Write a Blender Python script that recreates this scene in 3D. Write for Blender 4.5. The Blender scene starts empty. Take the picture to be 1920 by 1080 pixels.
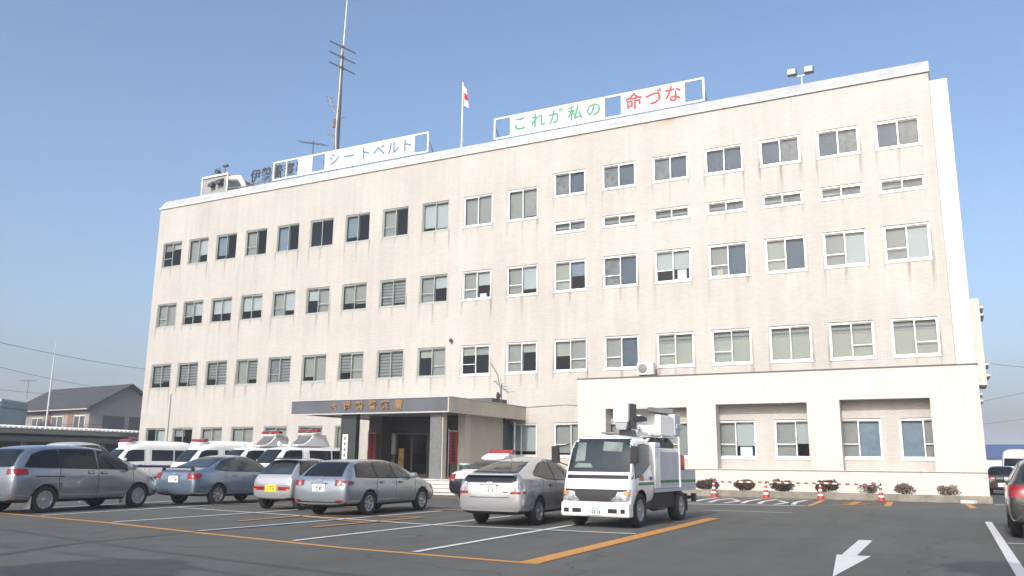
import bpy, bmesh, math, random
from mathutils import Vector, Matrix
from mathutils.bvhtree import BVHTree
R = math.radians
SC = bpy.context.scene
COL = SC.collection
random.seed(7)

# ------------------------------------------------------------------ camera
YAW, PITCH, ROLL, EYE = 0.47935, 0.203595, -0.0098636, 1.36
cam_d = bpy.data.cameras.new('camera')
cam = bpy.data.objects.new('camera', cam_d)
COL.objects.link(cam)
cy, sy, cp, sp, cr, sr = (math.cos(YAW), math.sin(YAW), math.cos(PITCH), math.sin(PITCH),
                          math.cos(ROLL), math.sin(ROLL))
vr = Vector((cy, sy, 0)); vf = Vector((-sy*cp, cy*cp, sp)); vu = Vector((sy*sp, -cy*sp, cp))
ax, up = vr*cr - vu*sr, vr*sr + vu*cr
mw = Matrix((ax, up, -vf)).transposed().to_4x4(); mw.translation = Vector((0, 0, EYE))
cam.matrix_world = mw
cam_d.sensor_width = 36.0; cam_d.lens = 29.654
cam_d.clip_start = 0.1; cam_d.clip_end = 6000
SC.camera = cam

# ------------------------------------------------------------------ light
SUN_EL, SUN_AZ = 32.0, 179.0          # azimuth clockwise from +Y (the building's inward direction)
wd = bpy.data.worlds.new('World'); SC.world = wd; wd.use_nodes = True
nt = wd.node_tree; bg = nt.nodes['Background']
sky = nt.nodes.new('ShaderNodeTexSky'); sky.sky_type = 'NISHITA'; sky.sun_disc = False
sky.sun_elevation = R(SUN_EL); sky.sun_rotation = R(SUN_AZ)
sky.altitude = 0; sky.air_density = 1.0; sky.dust_density = 4.8; sky.ozone_density = 3.2
nt.links.new(sky.outputs[0], bg.inputs[0]); bg.inputs[1].default_value = 0.15
sun_d = bpy.data.lights.new('sun', 'SUN'); sun_d.energy = 2.0; sun_d.angle = R(0.5); sun_d.color = (1.0, 0.97, 0.925)
sun = bpy.data.objects.new('sun', sun_d); COL.objects.link(sun)
az, el = R(SUN_AZ), R(SUN_EL)
to_sun = Vector((math.sin(az)*math.cos(el), math.cos(az)*math.cos(el), math.sin(el)))
sun.rotation_euler = to_sun.to_track_quat('Z', 'Y').to_euler()
sun.location = to_sun*60
vs = SC.view_settings
vs.view_transform = 'Standard'; vs.look = 'None'; vs.exposure = 0.64; vs.gamma = 1.0; vs.use_curve_mapping = False
SC.cycles.max_bounces = 8; SC.cycles.transparent_max_bounces = 12

# ------------------------------------------------------------------ materials
MATS = {}
def mat(name, col, rough=0.6, metal=0.0, var=0.0, vscale=3.0, coat=0.0, bump=0.0, bscale=40.0, spec=0.5, stretch=(1, 1, 1), emit=None):
    """Principled with optional world-position noise on the colour and a fine bump."""
    if name in MATS: return MATS[name]
    m = bpy.data.materials.new(name); m.use_nodes = True
    n = m.node_tree.nodes; L = m.node_tree.links; b = n['Principled BSDF']
    b.inputs['Base Color'].default_value = (*col, 1); b.inputs['Roughness'].default_value = rough
    b.inputs['Metallic'].default_value = metal; b.inputs['Coat Weight'].default_value = coat
    b.inputs['Coat Roughness'].default_value = 0.06
    b.inputs['Specular IOR Level'].default_value = spec
    if var or bump:
        tc = n.new('ShaderNodeTexCoord'); mp = n.new('ShaderNodeMapping')
        mp.inputs['Scale'].default_value = stretch
        L.new(tc.outputs['Object'], mp.inputs['Vector'])
    if var:
        nz = n.new('ShaderNodeTexNoise'); nz.inputs['Scale'].default_value = vscale; nz.inputs['Detail'].default_value = 6
        nz.inputs['Roughness'].default_value = 0.62
        L.new(mp.outputs[0], nz.inputs['Vector'])
        mr = n.new('ShaderNodeMapRange'); mr.inputs['From Min'].default_value = 0.3; mr.inputs['From Max'].default_value = 0.7
        mr.inputs['To Min'].default_value = 1-var; mr.inputs['To Max'].default_value = 1+var
        L.new(nz.outputs['Fac'], mr.inputs['Value'])
        mx = n.new('ShaderNodeMix'); mx.data_type = 'RGBA'; mx.blend_type = 'MULTIPLY'; mx.inputs['Factor'].default_value = 1
        mx.inputs[6].default_value = (*col, 1)
        L.new(mr.outputs[0], mx.inputs[7]); L.new(mx.outputs[2], b.inputs['Base Color'])
    if bump:
        nb = n.new('ShaderNodeTexNoise'); nb.inputs['Scale'].default_value = bscale; nb.inputs['Detail'].default_value = 4
        L.new(mp.outputs[0], nb.inputs['Vector'])
        bp = n.new('ShaderNodeBump'); bp.inputs['Strength'].default_value = bump; bp.inputs['Distance'].default_value = 0.02
        L.new(nb.outputs['Fac'], bp.inputs['Height']); L.new(bp.outputs[0], b.inputs['Normal'])
    if emit:
        b.inputs['Emission Color'].default_value = (*emit[:3], 1); b.inputs['Emission Strength'].default_value = emit[3]
    MATS[name] = m
    return m

def paint(name, col, metal=0.0, rough=0.26):
    return mat(name, col, rough=rough, metal=metal, coat=1.0, var=0.05, vscale=0.9)

def window_glass(name, tint, refl=0.06):
    if name in MATS: return MATS[name]
    m = bpy.data.materials.new(name); m.use_nodes = True
    n = m.node_tree.nodes; L = m.node_tree.links
    n.remove(n['Principled BSDF']); out = n['Material Output']
    tr = n.new('ShaderNodeBsdfTransparent'); tr.inputs[0].default_value = (*tint, 1)
    gl = n.new('ShaderNodeBsdfGlossy'); gl.inputs['Roughness'].default_value = 0.0
    lw = n.new('ShaderNodeLayerWeight'); lw.inputs[0].default_value = 0.5        # Schlick, the same from both sides
    pw = n.new('ShaderNodeMath'); pw.operation = 'POWER'; pw.inputs[1].default_value = 5; L.new(lw.outputs['Facing'], pw.inputs[0])
    mr = n.new('ShaderNodeMapRange'); mr.inputs['To Min'].default_value = refl; mr.inputs['To Max'].default_value = 0.95
    L.new(pw.outputs[0], mr.inputs['Value'])
    tc = n.new('ShaderNodeTexCoord'); nz = n.new('ShaderNodeTexNoise'); nz.inputs['Scale'].default_value = 0.7
    bp = n.new('ShaderNodeBump'); bp.inputs['Strength'].default_value = 0.03; bp.inputs['Distance'].default_value = 0.03
    L.new(tc.outputs['Object'], nz.inputs['Vector']); L.new(nz.outputs['Fac'], bp.inputs['Height']); L.new(bp.outputs[0], gl.inputs['Normal'])
    mx = n.new('ShaderNodeMixShader')
    L.new(mr.outputs[0], mx.inputs[0]); L.new(tr.outputs[0], mx.inputs[1]); L.new(gl.outputs[0], mx.inputs[2])
    L.new(mx.outputs[0], out.inputs['Surface'])
    MATS[name] = m
    return m

def tile_material():
    m = bpy.data.materials.new('facade_tile'); m.use_nodes = True
    n = m.node_tree.nodes; L = m.node_tree.links; b = n['Principled BSDF']; b.inputs['Roughness'].default_value = 0.55
    ge = n.new('ShaderNodeNewGeometry'); sx = n.new('ShaderNodeSeparateXYZ'); L.new(ge.outputs['Position'], sx.inputs[0])
    ad = n.new('ShaderNodeMath'); ad.operation = 'ADD'
    L.new(sx.outputs[0], ad.inputs[0]); L.new(sx.outputs[1], ad.inputs[1])
    cb = n.new('ShaderNodeCombineXYZ'); L.new(ad.outputs[0], cb.inputs[0]); L.new(sx.outputs[2], cb.inputs[1])
    br = n.new('ShaderNodeTexBrick'); L.new(cb.outputs[0], br.inputs['Vector'])
    br.inputs['Scale'].default_value = 1.0
    br.inputs['Brick Width'].default_value = 0.26; br.inputs['Row Height'].default_value = 0.085
    br.inputs['Mortar Size'].default_value = 0.012; br.inputs['Mortar Smooth'].default_value = 0.3
    br.inputs['Color1'].default_value = (.464, .446, .413, 1); br.inputs['Color2'].default_value = (.428, .41, .378, 1)
    br.inputs['Mortar'].default_value = (.40, .368, .33, 1); br.inputs['Bias'].default_value = 0.0
    def noise(scale, vec=None, detail=5):
        z = n.new('ShaderNodeTexNoise'); z.inputs['Scale'].default_value = scale; z.inputs['Detail'].default_value = detail
        L.new(vec or ge.outputs['Position'], z.inputs['Vector']); return z.outputs['Fac']
    def ramp(src, a, b_, lo, hi):
        r = n.new('ShaderNodeMapRange'); r.inputs['From Min'].default_value = a; r.inputs['From Max'].default_value = b_
        r.inputs['To Min'].default_value = lo; r.inputs['To Max'].default_value = hi; L.new(src, r.inputs['Value']); return r.outputs[0]
    def mul(col, fac_out):
        x = n.new('ShaderNodeMix'); x.data_type = 'RGBA'; x.blend_type = 'MULTIPLY'; x.inputs['Factor'].default_value = 1
        L.new(col, x.inputs[6]); L.new(fac_out, x.inputs[7]); return x.outputs[2]
    mp = n.new('ShaderNodeMapping'); mp.inputs['Scale'].default_value = (3.0, 3.0, 0.18); L.new(ge.outputs['Position'], mp.inputs[0])
    c = mul(br.outputs['Color'], ramp(noise(0.35), .3, .7, .93, 1.05))
    c = mul(c, ramp(noise(1.0, mp.outputs[0]), .32, .68, .93, 1.03))
    at = n.new('ShaderNodeAttribute'); at.attribute_name = 'stain'
    mp2 = n.new('ShaderNodeMapping'); mp2.inputs['Scale'].default_value = (9, 9, 1.2); L.new(ge.outputs['Position'], mp2.inputs[0])
    sm = n.new('ShaderNodeMath'); sm.operation = 'MULTIPLY'
    L.new(at.outputs['Fac'], sm.inputs[0]); L.new(ramp(noise(1.0, mp2.outputs[0]), .3, .7, .25, 1.15), sm.inputs[1])
    x = n.new('ShaderNodeMix'); x.data_type = 'RGBA'; x.inputs[7].default_value = (.20, .17, .13, 1)
    L.new(sm.outputs[0], x.inputs['Factor']); L.new(c, x.inputs[6]); c = x.outputs[2]
    at2 = n.new('ShaderNodeAttribute'); at2.attribute_name = 'rust'
    sm2 = n.new('ShaderNodeMath'); sm2.operation = 'MULTIPLY'
    L.new(at2.outputs['Fac'], sm2.inputs[0]); L.new(ramp(noise(2.5), .35, .65, .0, 1.0), sm2.inputs[1])
    x2 = n.new('ShaderNodeMix'); x2.data_type = 'RGBA'; x2.inputs[7].default_value = (.34, .24, .14, 1)
    L.new(sm2.outputs[0], x2.inputs['Factor']); L.new(c, x2.inputs[6]); c = x2.outputs[2]
    L.new(c, b.inputs['Base Color'])
    bp = n.new('ShaderNodeBump'); bp.inputs['Strength'].default_value = 0.35; bp.inputs['Distance'].default_value = 0.01
    bp.invert = True
    L.new(br.outputs['Fac'], bp.inputs['Height']); L.new(bp.outputs[0], b.inputs['Normal'])
    MATS['facade_tile'] = m
    return m

def asphalt_material():
    m = bpy.data.materials.new('asphalt'); m.use_nodes = True
    n = m.node_tree.nodes; L = m.node_tree.links; b = n['Principled BSDF']; b.inputs['Roughness'].default_value = 0.85
    b.inputs['Specular IOR Level'].default_value = 0.3
    ge = n.new('ShaderNodeNewGeometry')
    def noise(scale, detail=5, rough=.6):
        z = n.new('ShaderNodeTexNoise'); z.inputs['Scale'].default_value = scale; z.inputs['Detail'].default_value = detail
        z.inputs['Roughness'].default_value = rough
        L.new(ge.outputs['Position'], z.inputs['Vector']); return z.outputs['Fac']
    def rng(src, lo, hi, a=.3, c=.7):
        r = n.new('ShaderNodeMapRange'); r.inputs['From Min'].default_value = a; r.inputs['From Max'].default_value = c
        r.inputs['To Min'].default_value = lo; r.inputs['To Max'].default_value = hi; L.new(src, r.inputs['Value']); return r.outputs[0]
    def mulv(a, c):
        q = n.new('ShaderNodeMath'); q.operation = 'MULTIPLY'; L.new(a, q.inputs[0]); L.new(c, q.inputs[1]); return q.outputs[0]
    f = mulv(mulv(rng(noise(0.22, 4), .86, 1.12), rng(noise(1.7, 6), .92, 1.08)), rng(noise(60, 3, .8), .72, 1.28))
    mp = n.new('ShaderNodeMapping'); mp.inputs['Scale'].default_value = (1.6, .10, 1); mp.inputs['Rotation'].default_value = (0, 0, .05); L.new(ge.outputs['Position'], mp.inputs[0])
    zl = n.new('ShaderNodeTexNoise'); zl.inputs['Scale'].default_value = 1; zl.inputs['Detail'].default_value = 4; L.new(mp.outputs[0], zl.inputs['Vector'])
    f = mulv(f, rng(zl.outputs['Fac'], .90, 1.08))
    # laying seams and hairline cracks
    nd = n.new('ShaderNodeTexNoise'); nd.inputs['Scale'].default_value = 1.3; nd.inputs['Detail'].default_value = 5; L.new(ge.outputs['Position'], nd.inputs['Vector'])
    va = n.new('ShaderNodeVectorMath'); va.operation = 'SCALE'; va.inputs['Scale'].default_value = 1.1; L.new(nd.outputs['Color'], va.inputs[0])
    vb = n.new('ShaderNodeVectorMath'); vb.operation = 'ADD'; L.new(ge.outputs['Position'], vb.inputs[0]); L.new(va.outputs[0], vb.inputs[1])
    vo = n.new('ShaderNodeTexVoronoi'); vo.feature = 'DISTANCE_TO_EDGE'; vo.inputs['Scale'].default_value = .16; L.new(vb.outputs[0], vo.inputs['Vector'])
    f = mulv(f, rng(vo.outputs['Distance'], .62, 1.0, .0, .006))
    x = n.new('ShaderNodeMix'); x.data_type = 'RGBA'; x.blend_type = 'MULTIPLY'; x.inputs['Factor'].default_value = 1
    x.inputs[6].default_value = (.099, .101, .092, 1); L.new(f, x.inputs[7])
    # oil drips and tar blotches
    blot = rng(noise(0.9, 3), 0, .55, .66, .74)
    x3 = n.new('ShaderNodeMix'); x3.data_type = 'RGBA'; x3.inputs[7].default_value = (.04, .04, .042, 1)
    L.new(blot, x3.inputs['Factor']); L.new(x.outputs[2], x3.inputs[6]); L.new(x3.outputs[2], b.inputs['Base Color'])
    bp = n.new('ShaderNodeBump'); bp.inputs['Strength'].default_value = 0.5; bp.inputs['Distance'].default_value = 0.01
    L.new(noise(90, 3), bp.inputs['Height']); L.new(bp.outputs[0], b.inputs['Normal'])
    MATS['asphalt'] = m
    return m

def marking_material(name, col, wear=.45):
    m = bpy.data.materials.new(name); m.use_nodes = True
    n = m.node_tree.nodes; L = m.node_tree.links; b = n['Principled BSDF']; b.inputs['Roughness'].default_value = 0.7
    ge = n.new('ShaderNodeNewGeometry')
    z = n.new('ShaderNodeTexNoise'); z.inputs['Scale'].default_value = 9; z.inputs['Detail'].default_value = 8; z.inputs['Roughness'].default_value = .75
    L.new(ge.outputs['Position'], z.inputs['Vector'])
    r = n.new('ShaderNodeMapRange'); r.inputs['From Min'].default_value = .52; r.inputs['From Max'].default_value = .70
    r.inputs['To Max'].default_value = wear; L.new(z.outputs['Fac'], r.inputs['Value'])
    x = n.new('ShaderNodeMix'); x.data_type = 'RGBA'; x.inputs[6].default_value = (*col, 1); x.inputs[7].default_value = (.11, .11, .105, 1)
    L.new(r.outputs[0], x.inputs['Factor']); L.new(x.outputs[2], b.inputs['Base Color'])
    MATS[name] = m
    return m

TILE = tile_material(); ASPHALT = asphalt_material()
LINE_W = marking_material('white_line_paint', (.62, .62, .60)); LINE_O = marking_material('orange_line_paint', (.52, .24, .045))
WHITE = mat('white_wall_paint', (.62, .60, .57), .6, var=.05, vscale=1.2, stretch=(3, 3, .25))
ALU = mat('aluminium', (.74, .75, .74), .35, metal=.25)
ALUG = mat('grey_aluminium', (.36, .40, .37), .4, metal=.25)
WHITEM = mat('white_metal', (.80, .80, .79), .4)
DARK = mat('dark_interior', (.05, .055, .06), .8)
BLACK = mat('black_rubber', (.015, .015, .016), .6)
BLACKP = mat('black_plastic', (.02, .02, .022), .35)
STEEL = mat('galvanised_steel', (.20, .21, .20), .45, metal=.5, var=.15, vscale=4)
DKSTEEL = mat('dark_steel', (.06, .065, .07), .5, metal=.2)
CONC = mat('concrete', (.34, .32, .29), .9, var=.25, vscale=2.5, bump=.3, bscale=30)
CHROME = mat('chrome', (.75, .76, .78), .12, metal=1.0)
ROOM = mat('room_wall', (.30, .38, .50), .8)

# ------------------------------------------------------------------ mesh builder
class MB:
    def __init__(s): s.v = []; s.f = []; s.m = []; s.s = []
    def add(s, vs, fs, mi=0, smooth=False):
        o = len(s.v); s.v += [tuple(p) for p in vs]
        for f in fs: s.f.append(tuple(i+o for i in f)); s.m.append(mi); s.s.append(smooth)
        return s
    def box(s, x0, x1, y0, y1, z0, z1, mi=0):
        vs = [(x, y, z) for z in (z0, z1) for y in (y0, y1) for x in (x0, x1)]
        return s.add(vs, [(0, 2, 3, 1), (4, 5, 7, 6), (0, 1, 5, 4), (2, 6, 7, 3), (0, 4, 6, 2), (1, 3, 7, 5)], mi)
    def quad(s, a, b, c, d, mi=0): return s.add([a, b, c, d], [(0, 1, 2, 3)], mi)
    def bar(s, p, q, w, h=None, mi=0):
        """square bar from p to q"""
        p, q = Vector(p), Vector(q); h = h or w; d = (q-p).normalized()
        a = d.cross(Vector((0, 0, 1))); a = Vector((1, 0, 0)) if a.length < 1e-4 else a.normalized()
        b = a.cross(d); vs = []
        for c in (p, q):
            for i, j in ((-1, -1), (1, -1), (1, 1), (-1, 1)): vs.append(c + a*i*w/2 + b*j*h/2)
        return s.add(vs, [(3, 2, 1, 0), (4, 5, 6, 7), (0, 1, 5, 4), (1, 2, 6, 5), (2, 3, 7, 6), (3, 0, 4, 7)], mi)
    def tube(s, pts, r, n=8, mi=0, caps=True):
        pts = [Vector(p) for p in pts]; rs = r if isinstance(r, (list, tuple)) else [r]*len(pts); vs = []
        for i, p in enumerate(pts):
            d = (pts[min(i+1, len(pts)-1)]-pts[max(i-1, 0)]).normalized()
            a = d.cross(Vector((0, 0, 1))); a = Vector((1, 0, 0)) if a.length < 1e-3 else a.normalized()
            b = a.cross(d)
            vs += [p + (a*math.cos(k*2*math.pi/n)+b*math.sin(k*2*math.pi/n))*rs[i] for k in range(n)]
        fs = [(i*n+k, i*n+(k+1) % n, (i+1)*n+(k+1) % n, (i+1)*n+k) for i in range(len(pts)-1) for k in range(n)]
        s.add(vs, fs, mi, True)
        if caps: s.add(vs, [tuple(range(n))[::-1], tuple(range((len(pts)-1)*n, len(pts)*n))], mi)
        return s
    def lathe(s, prof, n=24, mi=0, axis='z', c=(0, 0, 0), mis=None):
        """prof = [(radius, height)]"""
        vs = []
        for r, h in prof:
            for k in range(n):
                a = k*2*math.pi/n; u, w = r*math.cos(a), r*math.sin(a)
                q = {'z': (u, w, h), 'x': (h, u, w), 'y': (w, h, u)}[axis]
                vs.append((q[0]+c[0], q[1]+c[1], q[2]+c[2]))
        for i in range(len(prof)-1):
            fs = [(i*n+k, i*n+(k+1) % n, (i+1)*n+(k+1) % n, (i+1)*n+k) for k in range(n)]
            o = len(s.v) if i == 0 else o
            if i == 0: s.v += vs
            for f in fs: s.f.append(tuple(j+o for j in f)); s.m.append(mis[i] if mis else mi); s.s.append(True)
        return s
    def prism(s, poly, axis, a, b, mi=0):
        """extrude a 2D polygon: axis x -> (y,z), y -> (x,z), z -> (x,y)"""
        f = {'x': lambda p, h: (h, p[0], p[1]), 'y': lambda p, h: (p[0], h, p[1]), 'z': lambda p, h: (p[0], p[1], h)}[axis]
        n = len(poly); vs = [f(p, a) for p in poly]+[f(p, b) for p in poly]
        return s.add(vs, [tuple(range(n))[::-1], tuple(range(n, 2*n))]+[(i, (i+1) % n, (i+1) % n+n, i+n) for i in range(n)], mi)
    def merge(s, o, fn=lambda p: p, mi=None):
        k = len(s.v); s.v += [tuple(fn(p)) for p in o.v]
        s.f += [tuple(i+k for i in f) for f in o.f]; s.m += [mi if mi is not None else q for q in o.m]; s.s += o.s
        return s

def mesh_of(name, mb, mats, fix=True):
    me = bpy.data.meshes.new(name)
    me.from_pydata(mb.v, [], mb.f)
    for m in (mats if isinstance(mats, (list, tuple)) else [mats]): me.materials.append(m)
    me.polygons.foreach_set('material_index', mb.m); me.polygons.foreach_set('use_smooth', mb.s)
    if fix:
        bm = bmesh.new(); bm.from_mesh(me); bmesh.ops.recalc_face_normals(bm, faces=bm.faces); bm.to_mesh(me); bm.free()
    me.update(); return me

def worldloc(o):
    v = Vector((0, 0, 0))
    while o: v += o.location; o = o.parent
    return v

def tag(o, label=None, cat=None, group=None, kind=None):
    if label: o['label'] = label
    if cat: o['category'] = cat
    if group: o['group'] = group
    if kind: o['kind'] = kind
    return o

def thing(name, label, cat, loc=(0, 0, 0), rotz=0, group=None):
    o = bpy.data.objects.new(name, None); o.empty_display_size = .2; COL.objects.link(o)
    o.location = loc; o.rotation_euler = (0, 0, rotz)
    return tag(o, label, cat, group)

def link(name, me, parent=None, local=False, bevel=0, loc=(0, 0, 0), rotz=0):
    o = bpy.data.objects.new(name, me); COL.objects.link(o)
    if parent is not None:
        o.parent = parent
        o.location = loc if local else -worldloc(parent)
        if local: o.rotation_euler = (0, 0, rotz)
    else: o.location = loc; o.rotation_euler = (0, 0, rotz)
    if bevel:
        b = o.modifiers.new('bevel', 'BEVEL'); b.width = bevel; b.segments = 2; b.limit_method = 'ANGLE'; b.angle_limit = R(40)
    return o

def part(name, mb, mats, parent, local=False, bevel=0, loc=(0, 0, 0)):
    """a part (or sub-part) of a thing; world coordinates unless local"""
    return link(name, mesh_of(name, mb, mats), parent, local, bevel, loc)

def single(name, mb, mats, label, cat, group=None, bevel=0, loc=(0, 0, 0), rotz=0):
    return tag(link(name, mesh_of(name, mb, mats), None, bevel=bevel, loc=loc, rotz=rotz), label, cat, group)

def struct(name, mb, mats):
    return tag(link(name, mesh_of(name, mb, mats)), kind='structure')

def copy_tree(o, parent=None):
    c = o.copy(); COL.objects.link(c); c.parent = parent
    for ch in list(o.children): copy_tree(ch, c)
    return c

TXT = {}
def text_mb(s, bold=0.0, depth=0.01, size=1.0, mi=0):
    """a string as a mesh in the XY plane (centred), cap height about 0.75*size"""
    key = (s, bold, depth, size)
    if key not in TXT:
        cu = bpy.data.curves.new('t', 'FONT'); cu.body = s; cu.align_x = 'CENTER'; cu.align_y = 'CENTER'
        cu.size = size; cu.extrude = depth; cu.offset = bold; cu.resolution_u = 3
        ob = bpy.data.objects.new('t', cu); COL.objects.link(ob); bpy.context.view_layer.update()
        me = bpy.data.meshes.new_from_object(ob.evaluated_get(bpy.context.evaluated_depsgraph_get()))
        TXT[key] = ([tuple(v.co) for v in me.vertices], [tuple(p.vertices) for p in me.polygons])
        bpy.data.objects.remove(ob); bpy.data.curves.remove(cu); bpy.data.meshes.remove(me)
    return MB().add(*TXT[key], mi)

def facing(x, y, z, rot=0, sx=1, sz=1):
    """map text XY onto an upright plane at (x,y,z) facing -Y (rot 0), turned about Z by rot"""
    c, s_ = math.cos(rot), math.sin(rot)
    return lambda p: (x + c*p[0]*sx + s_*p[2], y + s_*p[0]*sx - c*p[2], z + p[1]*sz)
# ------------------------------------------------------------------ ground and markings
D = 39.756                                  # the main facade's plane
g = MB().add([(-2500, -1500, 0), (2500, -1500, 0), (2500, 3500, 0), (-2500, 3500, 0)], [(0, 1, 2, 3)])
struct('asphalt_ground', g, ASPHALT)

def line(name, pts, w, m, z=.004):
    mb = MB()
    P = [Vector((*p, z)) for p in pts]; L_, R_ = [], []
    for i, p in enumerate(P):
        d = (P[min(i+1, len(P)-1)]-P[max(i-1, 0)]).normalized(); nrm = Vector((-d.y, d.x, 0))*w/2
        L_.append(p+nrm); R_.append(p-nrm)
    for i in range(len(P)-1): mb.quad(R_[i], R_[i+1], L_[i+1], L_[i])
    return struct(name, mb, m)
line('orange_bay_line', [(-27, 14.3), (-21.2, 13.38), (-16.38, 12.70), (-12.98, 11.97), (-8.77, 11.16), (-5.2, 10.87)], .15, LINE_O)
line('orange_bay_line', [(-5.36, 10.9), (-5.5, 16), (-5.66, 22.2)], .30, LINE_O, .008)
for a, b in (((-22.2, 14.7), (-22.9, 20.6)), ((-19.5, 13.3), (-20.1, 19.6)), ((-16.33, 12.8), (-16.4, 19.2)), ((-13.05, 12.15), (-12.9, 20.7)),
             ((-10.2, 11.62), (-10.3, 19.9)), ((-7.45, 11.2), (-7.75, 19.0))):
    line('white_bay_line', [a, b], .12, LINE_W, .012)
line('white_row_line', [(-20, 17.6), (-14.6, 16.75), (-10.3, 16.05), (-5.7, 16.3)], .12, LINE_W, .016)
for p in ([(-14.35, 14.5), (-14.5, 17.4), (-14.2, 20.7)], [(-11.86, 14.1), (-11.75, 18.1)]):
    line('orange_bay_line', p, .12, LINE_O, .020)
for p in ([(-14.2, 16.45), (-11.86, 15.75)], [(-14.1, 17.1), (-11.8, 18.0)]):
    line('orange_cross_line', p, .11, LINE_O, .024)
line('orange_road_line', [(-22.5, 19.6), (-12.8, 21.1), (-10.4, 20.6)], .12, LINE_O, .028)
line('orange_road_line', [(-19.0, 29.0), (-14.5, 28.2)], .14, LINE_O)
a = MB()
z = .004
a.add([(-1.755, 17.5, z), (-1.52, 17.5, z), (-1.50, 14.45, z), (-1.72, 14.45, z)], [(0, 3, 2, 1)])
a.add([(-1.79, 14.47, z), (-1.30, 14.5, z), (-1.50, 11.6, z)], [(0, 2, 1)])
struct('white_arrow_marking', a, LINE_W)
line('white_bay_line', [(.56, 25.1), (.60, 16.0), (.64, 8.0)], .15, LINE_W)
line('white_bay_line', [(.68, 18.3), (3.2, 18.5)], .12, LINE_W, .008)
line('white_bay_line', [(1.09, 36.5), (3.4, 37.0)], .3, LINE_W)
line('white_hatch_line', [(-11.2, 29.2), (-7.75, 29.8), (-4.72, 30.9)], .22, LINE_W)
for i in range(11):
    x0 = -11.0+i*.58
    line('white_hatch_line', [(x0, 31.0+.1*i*.4), (x0-.25, 33.4), (x0-.2, 35.7)] if i % 3 else [(x0, 31.1), (x0+.1, 33.0), (x0-.5, 34.6)], .17, LINE_W, .008)
line('white_hatch_line', [(-11.6, 35.9), (-5.2, 36.0)], .16, LINE_W, .012)
line('white_road_line', [(-6.9, 25.9), (-5.6, 26.15), (-4.36, 26.05)], .10, LINE_W)
line('orange_bay_line', [(-4.62, 31.0), (-4.85, 36.2)], .16, LINE_O)
for p in ([(-4.05, 32.6), (-2.95, 32.75)], [(-3.9, 34.2), (-2.95, 34.3)], [(-3.45, 32.2), (-3.5, 35.4)]):
    line('orange_bay_mark', p, .28, LINE_O, .012)
line('orange_bay_line', [(-2.28, 32.6), (-2.42, 36.3)], .22, LINE_O)
line('orange_bay_line', [(.35, 32.9), (.20, 36.3)], .22, LINE_O)
line('orange_road_line', [(-4.6, 31.0), (-1.5, 32.0), (2.5, 33.0)], .07, LINE_O, .016)

# ------------------------------------------------------------------ police station
COLS = [-47.391, -44.859, -42.259, -39.599, -36.888, -34.136, -31.351, -28.543, -25.72, -22.891, -20.067, -17.254,
        -14.464, -11.704, -8.984, -6.312, -3.698, -1.151]
WW = 1.854; XL, XR = -48.95, .30
ROW = {1: (1.65, 3.36), 2: (5.98, 7.63), 3: (10.17, 11.81), 4: (14.40, 16.18), 5: (15.42, 16.75), 6: (13.38, 13.98)}
ZW = 18.72                                   # wall top under the coping
station = thing('police_station', 'long four storey beige tiled building with rows of sliding windows and a grey entrance canopy', 'building', (-24, D, 0))

# window contents: left leaf | right leaf | leaf with a mid rail.  letter = blind colour, number = how far down it hangs
SPEC = {4: ['s.3|w.25|L', 'g1|w.65|', 'c.8|d|', 'g1|d|L', 'c1|d|', 'd|d|', 'c.8|d|', 'g1|d|L', 'w.85|w.9|', 'g1|g1|', 'g1|g.9|'],
        5: ['m1|d|', 'm1|d|', 'm1|d|', 'd|d|', 'd|m1|', 'd|m1|', 'd|m1|'],
        6: ['l1|m1|', 'l1|l1|', 'l1|l.9|', 'l1|m1|', 'l1|m1|', 'l1|m1|', 'l1|m1|'],
        3: ['g1|g1|L', 'g.6|w.6|L', 'w.62|w.62|', 'w.62|w.6|R', 'g1|w.75|L', 'w.45|g1|R', 'g.7|g.75|R', 'l1|l.85|L', 'g1|w.45|L', 'g1|w.5|L', 'g1|w.8|L',
            't1|c.5|L', 'm1|d|L', 'w.6|w.6|L', 'g1|d|L', 't1|d|L', 'g1|w1|L', 'g1|w1|L'],
        2: ['l.8|l.7|', 'l.8|l1|', 'l.7|l1|R', 'g1|l.8|', 'm1|l1|L', 'g.8|g1|', 'l.7|g1|R', 'l1|l1|', 't.3|g1|R', 't.3|g.3|L', 'g1|t.3|L', 't.5|g1|R',
            'g1|d|L', 'T|T|L', 'T|T|L', 'T|T|', 'T|T|R', 'T|T|R'],
        1: ['d|w.8|', 'g.3|d|', 'g1|g1|', 'g1|g1|', 'g1|g.9|', 'g1|g1|', 'g1|g1|', None, None, None, 'w.85|w.85|', 'g.9|g.85|L', 'g1|g1|L', 'g1|g1|L',
            'g1|w.68|L', 'g1|w.62|L', 'g1|c1|L', 'c1|g1|R']}
BL = {'g': mat('grey_blind', (.30, .29, .27), .8, var=.10, vscale=.8), 'w': mat('pale_blind', (.43, .45, .44), .8), 'c': mat('blue_curtain', (.20, .25, .30), .8, var=.2, vscale=2),
      's': mat('brown_blind', (.25, .22, .20), .8), 'm': mat('dusty_film', (.20, .20, .205), .8, var=.35, vscale=3.5),
      't': mat('beige_blind', (.36, .355, .30), .8), 'l': None}
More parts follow.
